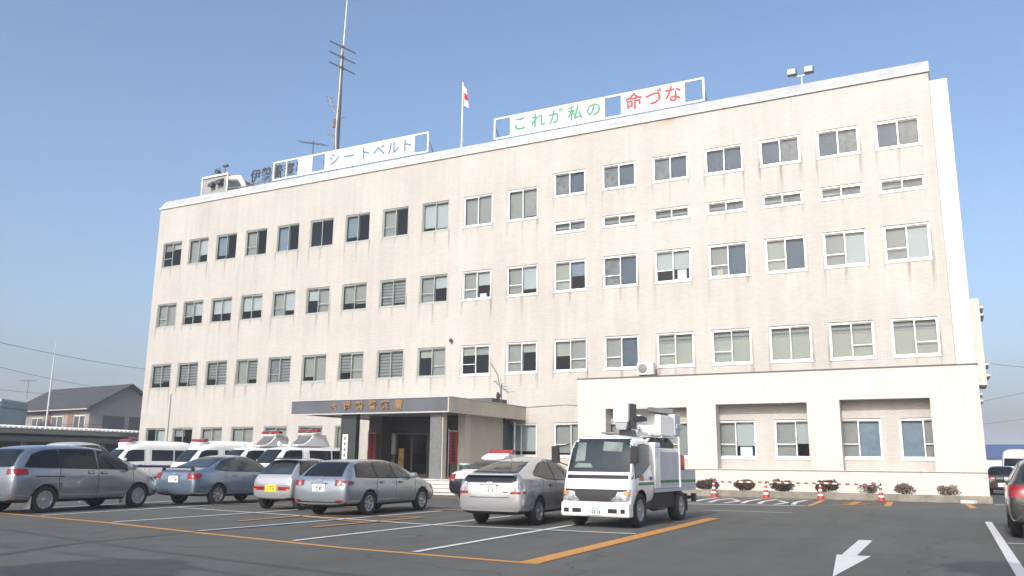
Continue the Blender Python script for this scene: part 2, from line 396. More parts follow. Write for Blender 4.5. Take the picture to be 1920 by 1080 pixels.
def louver_material():
    m = bpy.data.materials.new('louver_blind'); m.use_nodes = True
    n = m.node_tree.nodes; L = m.node_tree.links; b = n['Principled BSDF']; b.inputs['Roughness'].default_value = .6
    tc = n.new('ShaderNodeTexCoord'); w = n.new('ShaderNodeTexWave'); w.bands_direction = 'Z'; w.inputs['Scale'].default_value = 1.7
    w.inputs['Distortion'].default_value = 1.2; w.inputs['Detail'].default_value = 2; w.inputs['Detail Scale'].default_value = .6
    L.new(tc.outputs['Object'], w.inputs['Vector'])
    x = n.new('ShaderNodeMix'); x.data_type = 'RGBA'; x.inputs[6].default_value = (.09, .095, .10, 1); x.inputs[7].default_value = (.29, .29, .27, 1)
    L.new(w.outputs['Fac'], x.inputs['Factor']); L.new(x.outputs[2], b.inputs['Base Color']); return m
BL['l'] = louver_material()
BL['n'] = mat('tinted_glass_backing', (.085, .112, .15), .8, var=.12, vscale=1.2)  # backing sheet added behind dark panes, coloured for reflective tinted glass
BLK = 'gwcsmtln'; BLM = [BL[k] for k in BLK]
GLASS = window_glass('window_glass', (.78, .83, .85), .03)
CLOTH = mat('white_cloth', (.82, .82, .82), .9); BOXM = mat('paper_box', (.55, .48, .36), .9)

def make_window(xc, z0, z1, spec, low=False):
    """a two-leaf sliding window set in the facade opening"""
    w = WW/2-.004; f = MB(); left = xc < -24; fm = ALUG if left else ALU; t_ = .04; hz = z1-z0
    z9 = hz-.03                                                                       # a shadow gap under the lintel
    f.box(-w, -w+t_, .03, .15, .003, z9); f.box(w-t_, w, .03, .15, .003, z9)
    f.box(-w+t_, w-t_, .03, .15, z9-.04, z9); f.box(-w+t_, w-t_, .03, .15, .003, .045)
    if left: f.box(-w-.01, w+.01, -.018, .028, -.045, -.003)                           # sill
    else: f.box(-w-.025, w+.025, -.035, .028, -.065, -.003)
    hz = z9
    flip = random.random() < .4
    p = MB(); b = MB()
    L_, R_, rail = spec.split('|')
    for side, s in ((-1, L_), (1, R_)):
        y = .06 if (side > 0) != flip else .105
        xa, xb = (-w+.045, .025) if side < 0 else (-.025, w-.045)
        f.box(xa, xa+.042, y, y+.035, .05, hz-.045); f.box(xb-.042, xb, y, y+.035, .05, hz-.045)
        f.box(xa+.042, xb-.042, y, y+.035, .05, .095); f.box(xa+.042, xb-.042, y, y+.035, hz-.085, hz-.045)
        if rail == ('L' if side < 0 else 'R'): f.box(xa+.042, xb-.042, y-.004, y+.03, hz*.36, hz*.36+.035)
        p.quad((xa+.045, y+.018, .1), (xb-.045, y+.018, .1), (xb-.045, y+.018, hz-.09), (xa+.045, y+.018, hz-.09))
        def blind(k, f0, f1):
            y2 = .22+.01*random.random()
            zt, zb = hz-.06-(hz-.1)*f0, hz-.06-(hz-.1)*f1
            b.box(xa, xb, y2, y2+.012, zb, zt, BLK.index(k))
        if s == 'd' and xc > -18: blind('n', 0, 1)  # dark right-hand leaves get the added reflection-toned backing
        elif s == 'd': pass
        elif s == 'T': blind('l', 0, .27); blind('t', .272, 1)
        else: blind(s[0], 0, float(s[1:]))
    root = station
    wo = link('window', mesh_of('window', f, fm), root, True, loc=(xc+24, 0, z0))
    if p.v: part('pane', p, GLASS, wo, True)
    if b.v: part('blind', b, BLM, wo, True)
    return wo

holes = []
for r in (2, 3):
    for i in range(18): holes.append((COLS[i], r, SPEC[r][i]))
for i in range(11): holes.append((COLS[i], 4, SPEC[4][i]))
for i in range(11, 18): holes += [(COLS[i], 5, SPEC[5][i-11]), (COLS[i], 6, SPEC[6][i-11])]
for i in range(18):
    if SPEC[1][i]: holes.append((COLS[i], 1, SPEC[1][i]))
for xc, r, s in holes: make_window(xc, *ROW[r], s)

def wall_grid(x0, x1, z0, z1, rects, y, depth, extra_x=(), extra_z=(), streaks=(), rusts=()):
    """a wall sheet facing -Y with rectangular openings and their reveals; stain attributes on its vertices"""
    q = lambda v: round(v, 4)
    xs = sorted({q(v) for v in [x0, x1, *extra_x, *[r[0] for r in rects], *[r[1] for r in rects],
                 *[v for s in streaks for v in (s[0]-s[1], s[0], s[0]+s[1])], *[v for s in rusts for v in (s[0], (s[0]+s[1])/2, s[1])]] if x0 <= v <= x1})
    zs = sorted({q(v) for v in [z0, z1, *extra_z, *[r[2] for r in rects], *[r[3] for r in rects],
                 *[s[3] for s in streaks], *[s[2] for s in rusts]] if z0 <= v <= z1})
    mb = MB(); idx = {}
    def vid(i, j):
        if (i, j) not in idx: idx[i, j] = len(mb.v); mb.v.append((xs[i], y, zs[j]))
        return idx[i, j]
    for j in range(len(zs)-1):
        for i in range(len(xs)-1):
            mx, mz = (xs[i]+xs[i+1])/2, (zs[j]+zs[j+1])/2
            if any(a < mx < b and c < mz < d for a, b, c, d in rects): continue
            mb.f.append((vid(i, j), vid(i+1, j), vid(i+1, j+1), vid(i, j+1))); mb.m.append(0); mb.s.append(False)
    nwall = len(mb.v)
    for a, b, c, d in rects:
        y2 = y+depth
        mb.quad((a, y, c), (a, y2, c), (b, y2, c), (b, y, c)); mb.quad((a, y, d), (b, y, d), (b, y2, d), (a, y2, d))
        mb.quad((a, y, c), (a, y, d), (a, y2, d), (a, y2, c)); mb.quad((b, y, c), (b, y2, c), (b, y2, d), (b, y, d))
    st, ru = [0.0]*len(mb.v), [0.0]*len(mb.v)
    for i in range(nwall):
        x, _, zz = mb.v[i]
        for (xc, hw, zt, zb, k) in streaks:
            if abs(x-xc) < hw-.001 and zb <= zz <= zt+.001: st[i] = max(st[i], k*(zz-zb)/(zt-zb)*(1-abs(x-xc)/hw))
        for (xa, xb, zb, k) in rusts:
            if xa < x < xb and zz > zb: ru[i] = max(ru[i], k*min(1, (zz-zb)/(z1-zb)))
    return mb, st, ru

def wall_part(name, mb, st, ru, m, parent, bevel=0):
    me = mesh_of(name, mb, m, fix=False)
    for nm, dat in (('stain', st), ('rust', ru)):
        at = me.attributes.new(nm, 'FLOAT', 'POINT'); at.data.foreach_set('value', dat)
    return link(name, me, parent)

rects, streaks = [], []
random.seed(3)
for xc, r, s in holes:
    z0, z1 = ROW[r]; rects.append((xc-WW/2, xc+WW/2, z0, z1))
    for dx in (-WW/2-.01, 0, WW/2+.01):
        if random.random() < .88 and r not in (1,):
            ln = random.choice((.35, .7, 1.05)) if r != 6 else .35
            streaks.append((xc+dx+random.uniform(-.03, .03), random.uniform(.07, .13), z0, z0-ln*1.4, random.uniform(.6, 1.5)*(1 if r != 6 else .6)))
# grime below the roof edge and under the left end of the coping
streaks += [(-44.3, 1.0, ZW-.5, 15.2, .28), (-43.7, .7, 16.6, 12.6, .22), (-20.6, .25, ZW, 16.9, .18), (-26.0, .3, ZW, 17.2, .14)]
mb, st, ru = wall_grid(XL, XR, 0, ZW, rects, D, .22, streaks=streaks, rusts=[(-13.2, -10.9, 18.2, 1.0)])
wall_part('wall', mb, st, ru, TILE, station)
# other sides, roof and the dim storeys behind the glass
mb = MB()
YB = D+14
mb.quad((XL, D, 0), (XL, YB, 0), (XL, YB, ZW), (XL, D, ZW))
mb.quad((XL, YB, 0), (XR, YB, 0), (XR, YB, ZW), (XL, YB, ZW)); mb.quad((XR, D, 0), (XR, YB, 0), (XR, YB, ZW), (XR, D, ZW))
part('side_wall', mb, TILE, station)
mb = MB().box(XL+.02, XR-.02, D+.4, YB-.02, ZW-.3, ZW-.05)
part('roof', mb, CONC, station)
mb = MB()
for zf in (.5, 4.7, 8.9, 13.05): mb.box(XL+.05, XR-.05, D+.235, D+5, zf-.3, zf)
mb.box(XL+.05, XR-.05, D+5, D+5.2, 0, ZW-.4)
for i in range(2, 18, 3): mb.box((COLS[i]+COLS[i-1])/2-.06, (COLS[i]+COLS[i-1])/2+.06, D+.235, D+5, 0, ZW-.4)
part('interior', mb, ROOM, station)
# things one can see standing inside the windows
mb = MB()
mb.box(-11.55, -11.1, D+.27, D+.4, 10.25, 10.85, 0); mb.box(-10.98, -10.83, D+.3, D+.4, 10.3, 10.95, 0)
mb.box(-5.75, -5.5, D+.27, D+.6, 10.9, 11.55, 1); mb.box(-6.05, -5.5, D+.3, D+.6, 10.25, 10.85, 0)
mb.box(-22.75, -22.35, D+.17, D+.3, 10.25, 10.5, 0); mb.box(-9.55, -9.3, D+.2, D+.35, 10.25, 10.6, 1)
mb.box(-8.85, -8.3, D+.3, D+.6, 1.72, 2.15, 0); mb.box(-25.0, -24.5, D+.3, D+.5, 10.25, 10.45, 0)
part('stored_goods', mb, [CLOTH, BOXM], station)
# coping: white drip ledge below a sloping grey metal cap
CAP = mat('roof_edge_metal', (.47, .475, .48), .45, metal=.15, var=.2, vscale=1.2)
mb = MB()
mb.box(XL-.06, XR+.06, D-.09, D+.3, ZW, ZW+.13)
part('ledge', mb, WHITE, station, bevel=.015)
mb = MB()
mb.prism([(D-.07, ZW+.133), (D+.45, ZW+.74), (D+.75, ZW+.74), (D+.75, ZW-.06), (D+.32, ZW-.06), (D+.32, ZW+.133)], 'x', XL-.05, XR+.05)
part('coping', mb, CAP, station)
# white end pier and side wing
mb = MB().box(XR+.004, 1.02, D-.10, D+3.0, 5.5, 18.25)
part('end_pier', mb, WHITE, station, bevel=.02)
mb = MB(); 
mb.box(1.03, 1.50, D+4.2, D+6.5, 5.0, 9.0)
for zz in (8.55, 8.2, 5.9, 5.4): mb.box(1.505, 1.66, D+4.3, D+6.2, zz, zz+.10)
for zz in (4.55, 4.25): mb.box(1.03, 1.28, D+4.3, D+6.2, zz, zz+.10)
part('escape_balcony', mb, mat('balcony_render', (.62, .59, .55), .7, var=.06), station, bevel=.01)  # pale render with slight random tone variation

# ground floor annex: white painted frame in front of the tile
YA = D-.70; AX0, AX1, AZ = -16.55, 1.03, 5.44
recs = [(-15.08, -11.04, 1.16, 3.96), (-9.68, -5.67, 1.16, 4.06), (-4.32, -.80, 1.16, 4.14)]
random.seed(5)
stk = [(random.uniform(-16, .8), random.uniform(.12, .3), AZ, AZ-random.choice((.6, 1.0, 1.4)), random.uniform(.05, .16)) for _ in range(22)]
stk += [(random.uniform(-10, .8), random.uniform(.05, .12), 1.16, random.choice((.5, .7)), random.uniform(.2, .5)) for _ in range(16)]
PLAS = bpy.data.materials.new('white_annex_paint'); PLAS.use_nodes = True
_n = PLAS.node_tree.nodes; _L = PLAS.node_tree.links
_at = _n.new('ShaderNodeAttribute'); _at.attribute_name = 'stain'
_g = _n.new('ShaderNodeNewGeometry'); _mp = _n.new('ShaderNodeMapping'); _mp.inputs['Scale'].default_value = (5, 5, .5); _L.new(_g.outputs['Position'], _mp.inputs[0])
_z = _n.new('ShaderNodeTexNoise'); _z.inputs['Scale'].default_value = 1; _z.inputs['Detail'].default_value = 6; _L.new(_mp.outputs[0], _z.inputs['Vector'])
_r = _n.new('ShaderNodeMapRange'); _r.inputs['From Min'].default_value = .35; _r.inputs['From Max'].default_value = .7; _r.inputs['To Max'].default_value = 1.2; _L.new(_z.outputs['Fac'], _r.inputs['Value'])
_m = _n.new('ShaderNodeMath'); _m.operation = 'MULTIPLY_ADD'; _L.new(_at.outputs['Fac'], _m.inputs[0]); _L.new(_r.outputs[0], _m.inputs[1])
_r2 = _n.new('ShaderNodeMapRange'); _r2.inputs['From Min'].default_value = .45; _r2.inputs['From Max'].default_value = .75; _r2.inputs['To Max'].default_value = .08; _L.new(_z.outputs['Fac'], _r2.inputs['Value']); _L.new(_r2.outputs[0], _m.inputs[2])
_x = _n.new('ShaderNodeMix'); _x.data_type = 'RGBA'; _x.inputs[6].default_value = (.53, .505, .465, 1); _x.inputs[7].default_value = (.25, .20, .16, 1)
_L.new(_m.outputs[0], _x.inputs['Factor']); _L.new(_x.outputs[2], _n['Principled BSDF'].inputs['Base Color']); _n['Principled BSDF'].inputs['Roughness'].default_value = .6
mb, st, ru = wall_grid(AX0, AX1, 0, AZ, recs, YA, .695, streaks=stk)
mb.quad((AX0, YA, AZ), (AX1, YA, AZ), (AX1, D+4, AZ), (AX0, D-.003, AZ)); mb.quad((AX0, YA, 0), (AX0, YA, AZ), (AX0, D-.003, AZ), (AX0, D-.003, 0))
mb.quad((AX1, YA, 0), (AX1, D+4, 0), (AX1, D+4, AZ), (AX1, YA, AZ))
st += [0.0]*12; ru += [0.0]*12
wall_part('annex_wall', mb, st, ru, PLAS, station)
mb = MB().box(AX0-.03, AX1+.03, YA-.035, D-.004, AZ, AZ+.05)
part('annex_flashing', mb, mat('dark_flashing', (.10, .09, .085), .6), station)
mb = MB().box(AX0, AX1+.002, YA-.012, YA-.002, 1.10, 1.135)
part('plinth_joint', mb, mat('joint_sealant', (.16, .15, .14), .8), station)
mb = MB().tube([(-46.2, D-.05, 5.6), (-46.2, D-.05, .2)], .04); 
part('drain_pipe', mb, mat('pipe_paint', (.42, .38, .33), .6), station)
mb = MB().lathe([(0, -.08), (.09, -.08), (.10, .0), (.06, .1), (0, .1)], 12, c=(-24.4, D-.12, 7.95)).bar((-24.4, D, 7.98), (-24.4, D-.12, 7.98), .03)
part('wall_lamp', mb, DKSTEEL, station)

# entrance: canopy on columns, steps, glazed lobby
YC = 32.16; CX0, CX1 = -28.85, -19.80
canopy = part('entrance_canopy', MB().box(CX0+.05, CX1-.05, YC+.05, D-.004, 3.62, 4.12), mat('soffit_panel', (.42, .41, .40), .6), station)
part('front_fascia', MB().box(CX0, CX1-.06, YC-.02, YC+.045, 3.56, 4.165), mat('blue_grey_panel', (.115, .124, .14), .38, metal=.25, var=.14, vscale=1.1), canopy)
part('front_drip', MB().box(CX0-.01, CX1+.01, YC-.05, YC+.05, 3.50, 3.555).box(CX0-.02, CX1+.02, YC-.06, YC+.06, 4.17, 4.215), mat('canopy_trim', (.50, .50, .50), .4, metal=.3), canopy)
for xa_, ya_ in ((CX1-.055, YC-.02), (CX0, YC+.05)): part('side_fascia', MB().box(xa_, xa_+.055, ya_, D-.006, 3.56, 4.165), mat('side_panel', (.48, .43, .35), .55, var=.12, vscale=.9), canopy)
part('side_drip', MB().box(CX1-.04, CX1+.03, YC+.06, D-.01, 3.50, 3.555).box(CX1-.05, CX1+.03, YC+.07, D-.01, 4.17, 4.21), mat('side_trim', (.45, .42, .37), .5), canopy)
part('roof_box', MB().box(-22.0, -20.4, 37.2, 38.8, 4.13, 4.5), mat('dark_roofing', (.07, .075, .085), .6), canopy)
GOLD = mat('gold_letter', (.34, .20, .075), .4, metal=.4)
for i, ch in enumerate('伊勢警察署'):
    part('letter', MB().merge(text_mb(ch, .012, .02, .50), facing(-25.42+i*.735, YC-.045, 3.87, 0, .9, .9)), GOLD, canopy)
# star emblem: five-pointed, raised facets
mb = MB(); cx_, cz_, yy = -26.22, 3.885, YC-.03
ring = [(cx_+math.sin(k*math.pi/5)*(.25 if k % 2 == 0 else .10), cz_+math.cos(k*math.pi/5)*(.25 if k % 2 == 0 else .10)) for k in range(10)]
mb.add([(x, yy, z_) for x, z_ in ring]+[(cx_, yy-.09, cz_)], [(i, (i+1) % 10, 10) for i in range(10)])
part('star_emblem', mb, GOLD, canopy)
GRAN = mat('grey_granite', (.145, .15, .155), .3, var=.18, vscale=9)
GRAN2 = mat('dark_granite', (.035, .04, .04), .3, var=.2, vscale=9)
BEI = mat('entrance_tile', (.42, .375, .31), .6, var=.08, vscale=2)
part('entrance_column', MB().box(-25.98, -25.08, 32.42, 32.72, 0, 3.60), GRAN2, station, bevel=.01)
c2 = part('entrance_column', MB().box(-20.93, -20.33, 32.42, 32.78, 0, 3.60), GRAN, station, bevel=.01)
part('side_cladding', MB().box(-20.327, -20.27, 32.46, 32.78, .4, 3.60), BEI, c2)
# raised floor with steps
mb = MB()
for i in range(4):
    m_ = MB().box(-26.8, -18.5-i*.1, 30.64+i*.38, 39.0, .15*i+.003 if i else 0, .15*(i+1)-.045)
    m_.box(-26.83, -18.46-i*.1, 30.58+i*.38, 39.0, .15*(i+1)-.042, .15*(i+1))
    part('step', m_, mat('pale_stone', (.52, .50, .46), .6, var=.08, vscale=2), station, bevel=.006)
part('porch_floor_shade', MB().box(-26.7, -20.36, 32.85, 36.85, .602, .612), mat('porch_shade_slab', (.10, .095, .09), .5, var=.1), station)  # dark sheet laid over the pale floor, porch shade in its colour
# lobby walls; porch shade put into the dark wall colours
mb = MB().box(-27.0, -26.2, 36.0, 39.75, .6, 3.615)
part('porch_wall', mb, mat('porch_shade_brown', (.10, .08, .065), .6, var=.1), station)
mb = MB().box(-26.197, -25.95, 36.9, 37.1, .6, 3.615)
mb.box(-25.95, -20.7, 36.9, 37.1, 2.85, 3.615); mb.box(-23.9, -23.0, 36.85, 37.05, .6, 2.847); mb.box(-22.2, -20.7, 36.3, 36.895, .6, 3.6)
part('lobby_wall', mb, mat('lobby_shade_dark', (.045, .04, .035), .5, var=.15), station)
part('lobby_side_wall', MB().box(-20.697, -20.4, 35.1, 38.4, .6, 3.615), BEI, station)
part('lobby_pillar', MB().box(-20.75, -20.38, 34.55, 35.09, .6, 3.615), mat('pillar_tile', (.50, .45, .38), .6, var=.06), station)
mb = MB().box(-20.62, -20.55, 38.41, 39.74, .6, 3.3)
part('side_door', mb, mat('dark_door', (.06, .065, .07), .4), station)
part('door_post', MB().tube([(-20.3, 39.5, .6), (-20.3, 39.5, 3.4)], .05), WHITEM, station)
dr = MB()
for xa, xb in ((-25.9, -24.95), (-24.93, -23.98)):
    dr.box(xa, xa+.05, 36.95, 37.0, .61, 2.80); dr.box(xb-.05, xb, 36.95, 37.0, .61, 2.80); dr.box(xa+.05, xb-.05, 36.95, 37.0, .61, .72); dr.box(xa+.05, xb-.05, 36.95, 37.0, 2.72, 2.80)
door = part('entrance_door', dr, mat('bronze_frame', (.13, .115, .095), .4, metal=.4), station)
part('pane', MB().box(-25.85, -25.0, 36.97, 36.98, .72, 2.72).box(-24.88, -24.03, 36.97, 36.98, .72, 2.72), window_glass('door_glass', (.30, .32, .32), .025), door)
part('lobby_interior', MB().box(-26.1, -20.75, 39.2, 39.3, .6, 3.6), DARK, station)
# ------------------------------------------------------------------ vehicles
CGLASS = mat('car_glass', (.010, .014, .019), .06, spec=.3, var=.3, vscale=2.2)
CGLASSL = mat('car_glass_seen_through', (.03, .04, .045), .05, spec=.6, var=.5, vscale=1.6)
SEAL = mat('window_seal', (.012, .012, .014), .5)
LAMPR = mat('red_lamp', (.22, .006, .008), .25, coat=.3)
LAMPC = mat('clear_lamp', (.34, .34, .35), .15, coat=.8, metal=.4, var=.75, vscale=11)
LAMPO = mat('amber_lamp', (.65, .20, .03), .2, coat=.8)
PLATEW = mat('plate_white', (.78, .79, .76), .45); PLATEY = mat('plate_yellow', (.80, .50, .02), .45)
GREENT = mat('plate_green', (.02, .12, .06), .6)
TYRE = mat('tyre_rubber', (.018, .018, .019), .75, var=.3, vscale=6)
RIM = mat('alloy_rim', (.42, .43, .44), .3, metal=.75)
UNDER = mat('underbody', (.012, .012, .013), .8)

def ring(st):
    y, zb, zs, zt, wb, ws, wt = st
    wm = max(wb, ws)+.012
    h = [(0, zb), (wb*.82, zb), (wb, zb+.09), (wm, zb+(zs-zb)*.52), (ws, zs-.03), (ws-.03, zs+.025*(zt > zs+.1)),
         (wt+(ws-wt)*.30, zs+(zt-zs)*.62), (wt, zs+(zt-zs)*.90), (wt*.62, zs+(zt-zs)*.985), (0, zt)]
    return [(x, y, z) for x, z in h]+[(-x, y, z) for x, z in h[-2:0:-1]]

def shell(name, stations, mats, wheels, arch=.36, flare=.0, subs=2):
    """loft a closed body through its stations, smooth it and cut the wheel arches"""
    vs, fs = [], []
    n = len(ring(stations[0]))
    for s in stations: vs += ring(s)
    for i in range(len(stations)-1):
        for k in range(n): fs.append((i*n+k, i*n+(k+1) % n, (i+1)*n+(k+1) % n, (i+1)*n+k))
    fs.append(tuple(range(n))[::-1]); fs.append(tuple(range((len(stations)-1)*n, len(stations)*n)))
    me = bpy.data.meshes.new(name); me.from_pydata(vs, [], fs)
    for m in mats: me.materials.append(m)
    bm = bmesh.new(); bm.from_mesh(me); bmesh.ops.recalc_face_normals(bm, faces=bm.faces); bm.to_mesh(me); bm.free()
    ob = bpy.data.objects.new('tmp', me); COL.objects.link(ob)
    sb = ob.modifiers.new('s', 'SUBSURF'); sb.levels = subs; sb.render_levels = subs
    cut = []
    for y, r, x in wheels:
        c = MB()
        for s in (-1, 1):
            n2 = 28; a = [(math.cos(k*2*math.pi/n2)*arch+y, math.sin(k*2*math.pi/n2)*arch+r) for k in range(n2)]
            c.prism(a, 'x', *sorted((s*(x-.27), s*(x+.5))))
        cm = mesh_of('cut', c, UNDER); co = bpy.data.objects.new('cut', cm); COL.objects.link(co); cut.append(co)
        b = ob.modifiers.new('b', 'BOOLEAN'); b.object = co; b.operation = 'DIFFERENCE'; b.solver = 'EXACT'
        b.material_mode = 'TRANSFER'
    bpy.context.view_layer.update()
    dg = bpy.context.evaluated_depsgraph_get()
    out = bpy.data.meshes.new_from_object(ob.evaluated_get(dg)); out.name = name
    bvh = BVHTree.FromPolygons([v.co.copy() for v in out.vertices], [tuple(p.vertices) for p in out.polygons])
    for p in out.polygons: p.use_smooth = True
    for o in cut+[ob]: bpy.data.objects.remove(o)
    return out, bvh

def resample(pts, n):
    P = [Vector(p) for p in pts]; d = [0]
    for a, b in zip(P, P[1:]): d.append(d[-1]+(b-a).length)
    out = []
    for k in range(n):
        t = d[-1]*k/(n-1); i = 0
        while i < len(d)-2 and d[i+1] < t: i += 1
        u = (t-d[i])/max(1e-9, d[i+1]-d[i]); out.append(P[i].lerp(P[i+1], u))
    return out

def patch(mb, bvh, lo, hi, axis, sgn, off, mi=0, n=14, m=6, grow=0.0):
    """a sheet following the body between two outlines given in the view plane of an axis"""
    if axis == 'y': lo, hi = lo, hi
    A, B = resample(lo, n), resample(hi, n)
    if grow:
        cen = sum((p for p in A+B), Vector((0, 0)))/(2*n)
        for k in range(n):
            up_ = (B[k]-A[k]).normalized()*grow; A[k] = A[k]-up_; B[k] = B[k]+up_
        dl = (A[0]-A[1]).normalized()*grow; dr_ = (A[-1]-A[-2]).normalized()*grow
        A[0] += dl; B[0] += dl; A[-1] += dr_; B[-1] += dr_
    vs = []
    for j in range(m+1):
        for k in range(n):
            p = A[k].lerp(B[k], j/m)
            if axis == 'x': o, d = Vector((sgn*6, p[0], p[1])), Vector((-sgn, 0, 0))
            elif axis == 'y': o, d = Vector((p[0], sgn*9, p[1])), Vector((0, -sgn, 0))
            else: o, d = Vector((p[0], p[1], 9)), Vector((0, 0, -1))
            h, nn, _, _ = bvh.ray_cast(o, d)
            if h is None:
                h, nn, _, _ = bvh.find_nearest(o+d*(5 if axis == 'x' else 7)); nn = nn or -d
            if nn.dot(d) > 0: nn = -nn
            vs.append(h+nn*off)
    fs = [(j*n+k, j*n+k+1, (j+1)*n+k+1, (j+1)*n+k) for j in range(m) for k in range(n-1)]
    return mb.add(vs, fs, mi, True)

def strip(mb, bvh, pts, w, axis, sgn, off, mi=0, n=18):
    """a thin line painted or grooved along a body surface"""
    P = resample(pts, n); lo, hi = [], []
    for i, p in enumerate(P):
        d = (P[min(i+1, n-1)]-P[max(i-1, 0)]).normalized(); q = Vector((-d[1], d[0]))*w/2
        lo.append(p-q); hi.append(p+q)
    return patch(mb, bvh, lo, hi, axis, sgn, off, mi, n, 1)

WHEEL = {}
def wheel_meshes(r, w, style):
    key = (r, w, style)
    if key not in WHEEL:
        t = MB(); ri = r*(.66 if style != 'steel' else .62)
        t.lathe([(ri, -w/2+.01), (ri+.02, -w/2), (r-.03, -w/2), (r, -w/2+.035), (r, w/2-.035), (r-.03, w/2), (ri+.02, w/2), (ri, w/2-.01), (ri, -w/2+.01)], 32, axis='x')
        q = MB(); x1 = w/2-.012
        q.lathe([(ri, -w/2+.02), (ri+.004, x1), (ri-.018, x1+.004), (ri-.03, x1-.03), (ri-.035, -w/2+.02)], 32, axis='x')
        q.lathe([(ri-.03, x1-.085), (0, x1-.085)], 32, axis='x', mi=1)
        q.lathe([(.055, x1-.08), (.055, x1-.012), (.04, x1), (0, x1)], 16, axis='x')
        ns = {'alloy': 7, 'cap': 8, 'steel': 5}[style]
        for k in range(ns):
            a = k*2*math.pi/ns; hw = {'alloy': .026, 'cap': .045, 'steel': .06}[style]
            c, s = math.cos(a), math.sin(a)
            f = lambda rr, ww, x: (x, rr*c-ww*s, rr*s+ww*c)
            q.add([f(.03, -hw, x1-.02), f(.03, hw, x1-.02), f(ri-.015, hw*1.25, x1-.015), f(ri-.015, -hw*1.25, x1-.015),
                   f(.03, -hw, x1-.07), f(.03, hw, x1-.07), f(ri-.015, hw*1.25, x1-.06), f(ri-.015, -hw*1.25, x1-.06)],
                  [(0, 1, 2, 3), (4, 7, 6, 5), (0, 4, 5, 1), (1, 5, 6, 2), (2, 6, 7, 3), (3, 7, 4, 0)])
        WHEEL[key] = (mesh_of('wheel', t, TYRE), mesh_of('rim', q, [RIM, BLACKP]))
    return WHEEL[key]

def add_wheels(root, axles, x, w=.20, style='alloy'):
    for y, r, *_ in axles:
        for s in (-1, 1):
            t, q = wheel_meshes(r, w, style)
            o = link('wheel', t, root, True, loc=(s*(x-w/2), y, r), rotz=0 if s > 0 else math.pi)
            link('rim', q, o, True)

def mirror(lo, hi): return [(-a, b) for a, b in lo], [(-a, b) for a, b in hi]

def plate(root, x, y, z, txt, m, nose=-1, tilt=0.0, size=(.385, .19), name='licence_plate', col=None):
    w, h = size; t = MB(); s = nose
    t.box(x-w/2, x+w/2, *sorted((y, y+s*.012)), z-h/2, z+h/2)
    for k, (u, tt, bold, sz) in enumerate(txt):
        lab = text_mb(tt, bold, .002, sz)
        fn = (lambda p, u=u: (x+p[0]*.95, y-.016-p[2], z+u+p[1])) if nose < 0 else (lambda p, u=u: (x-p[0]*.95, y+.016+p[2], z+u+p[1]))
        t.merge(lab, fn, 1)
    return part(name, t, [m, col or GREENT], root, True)

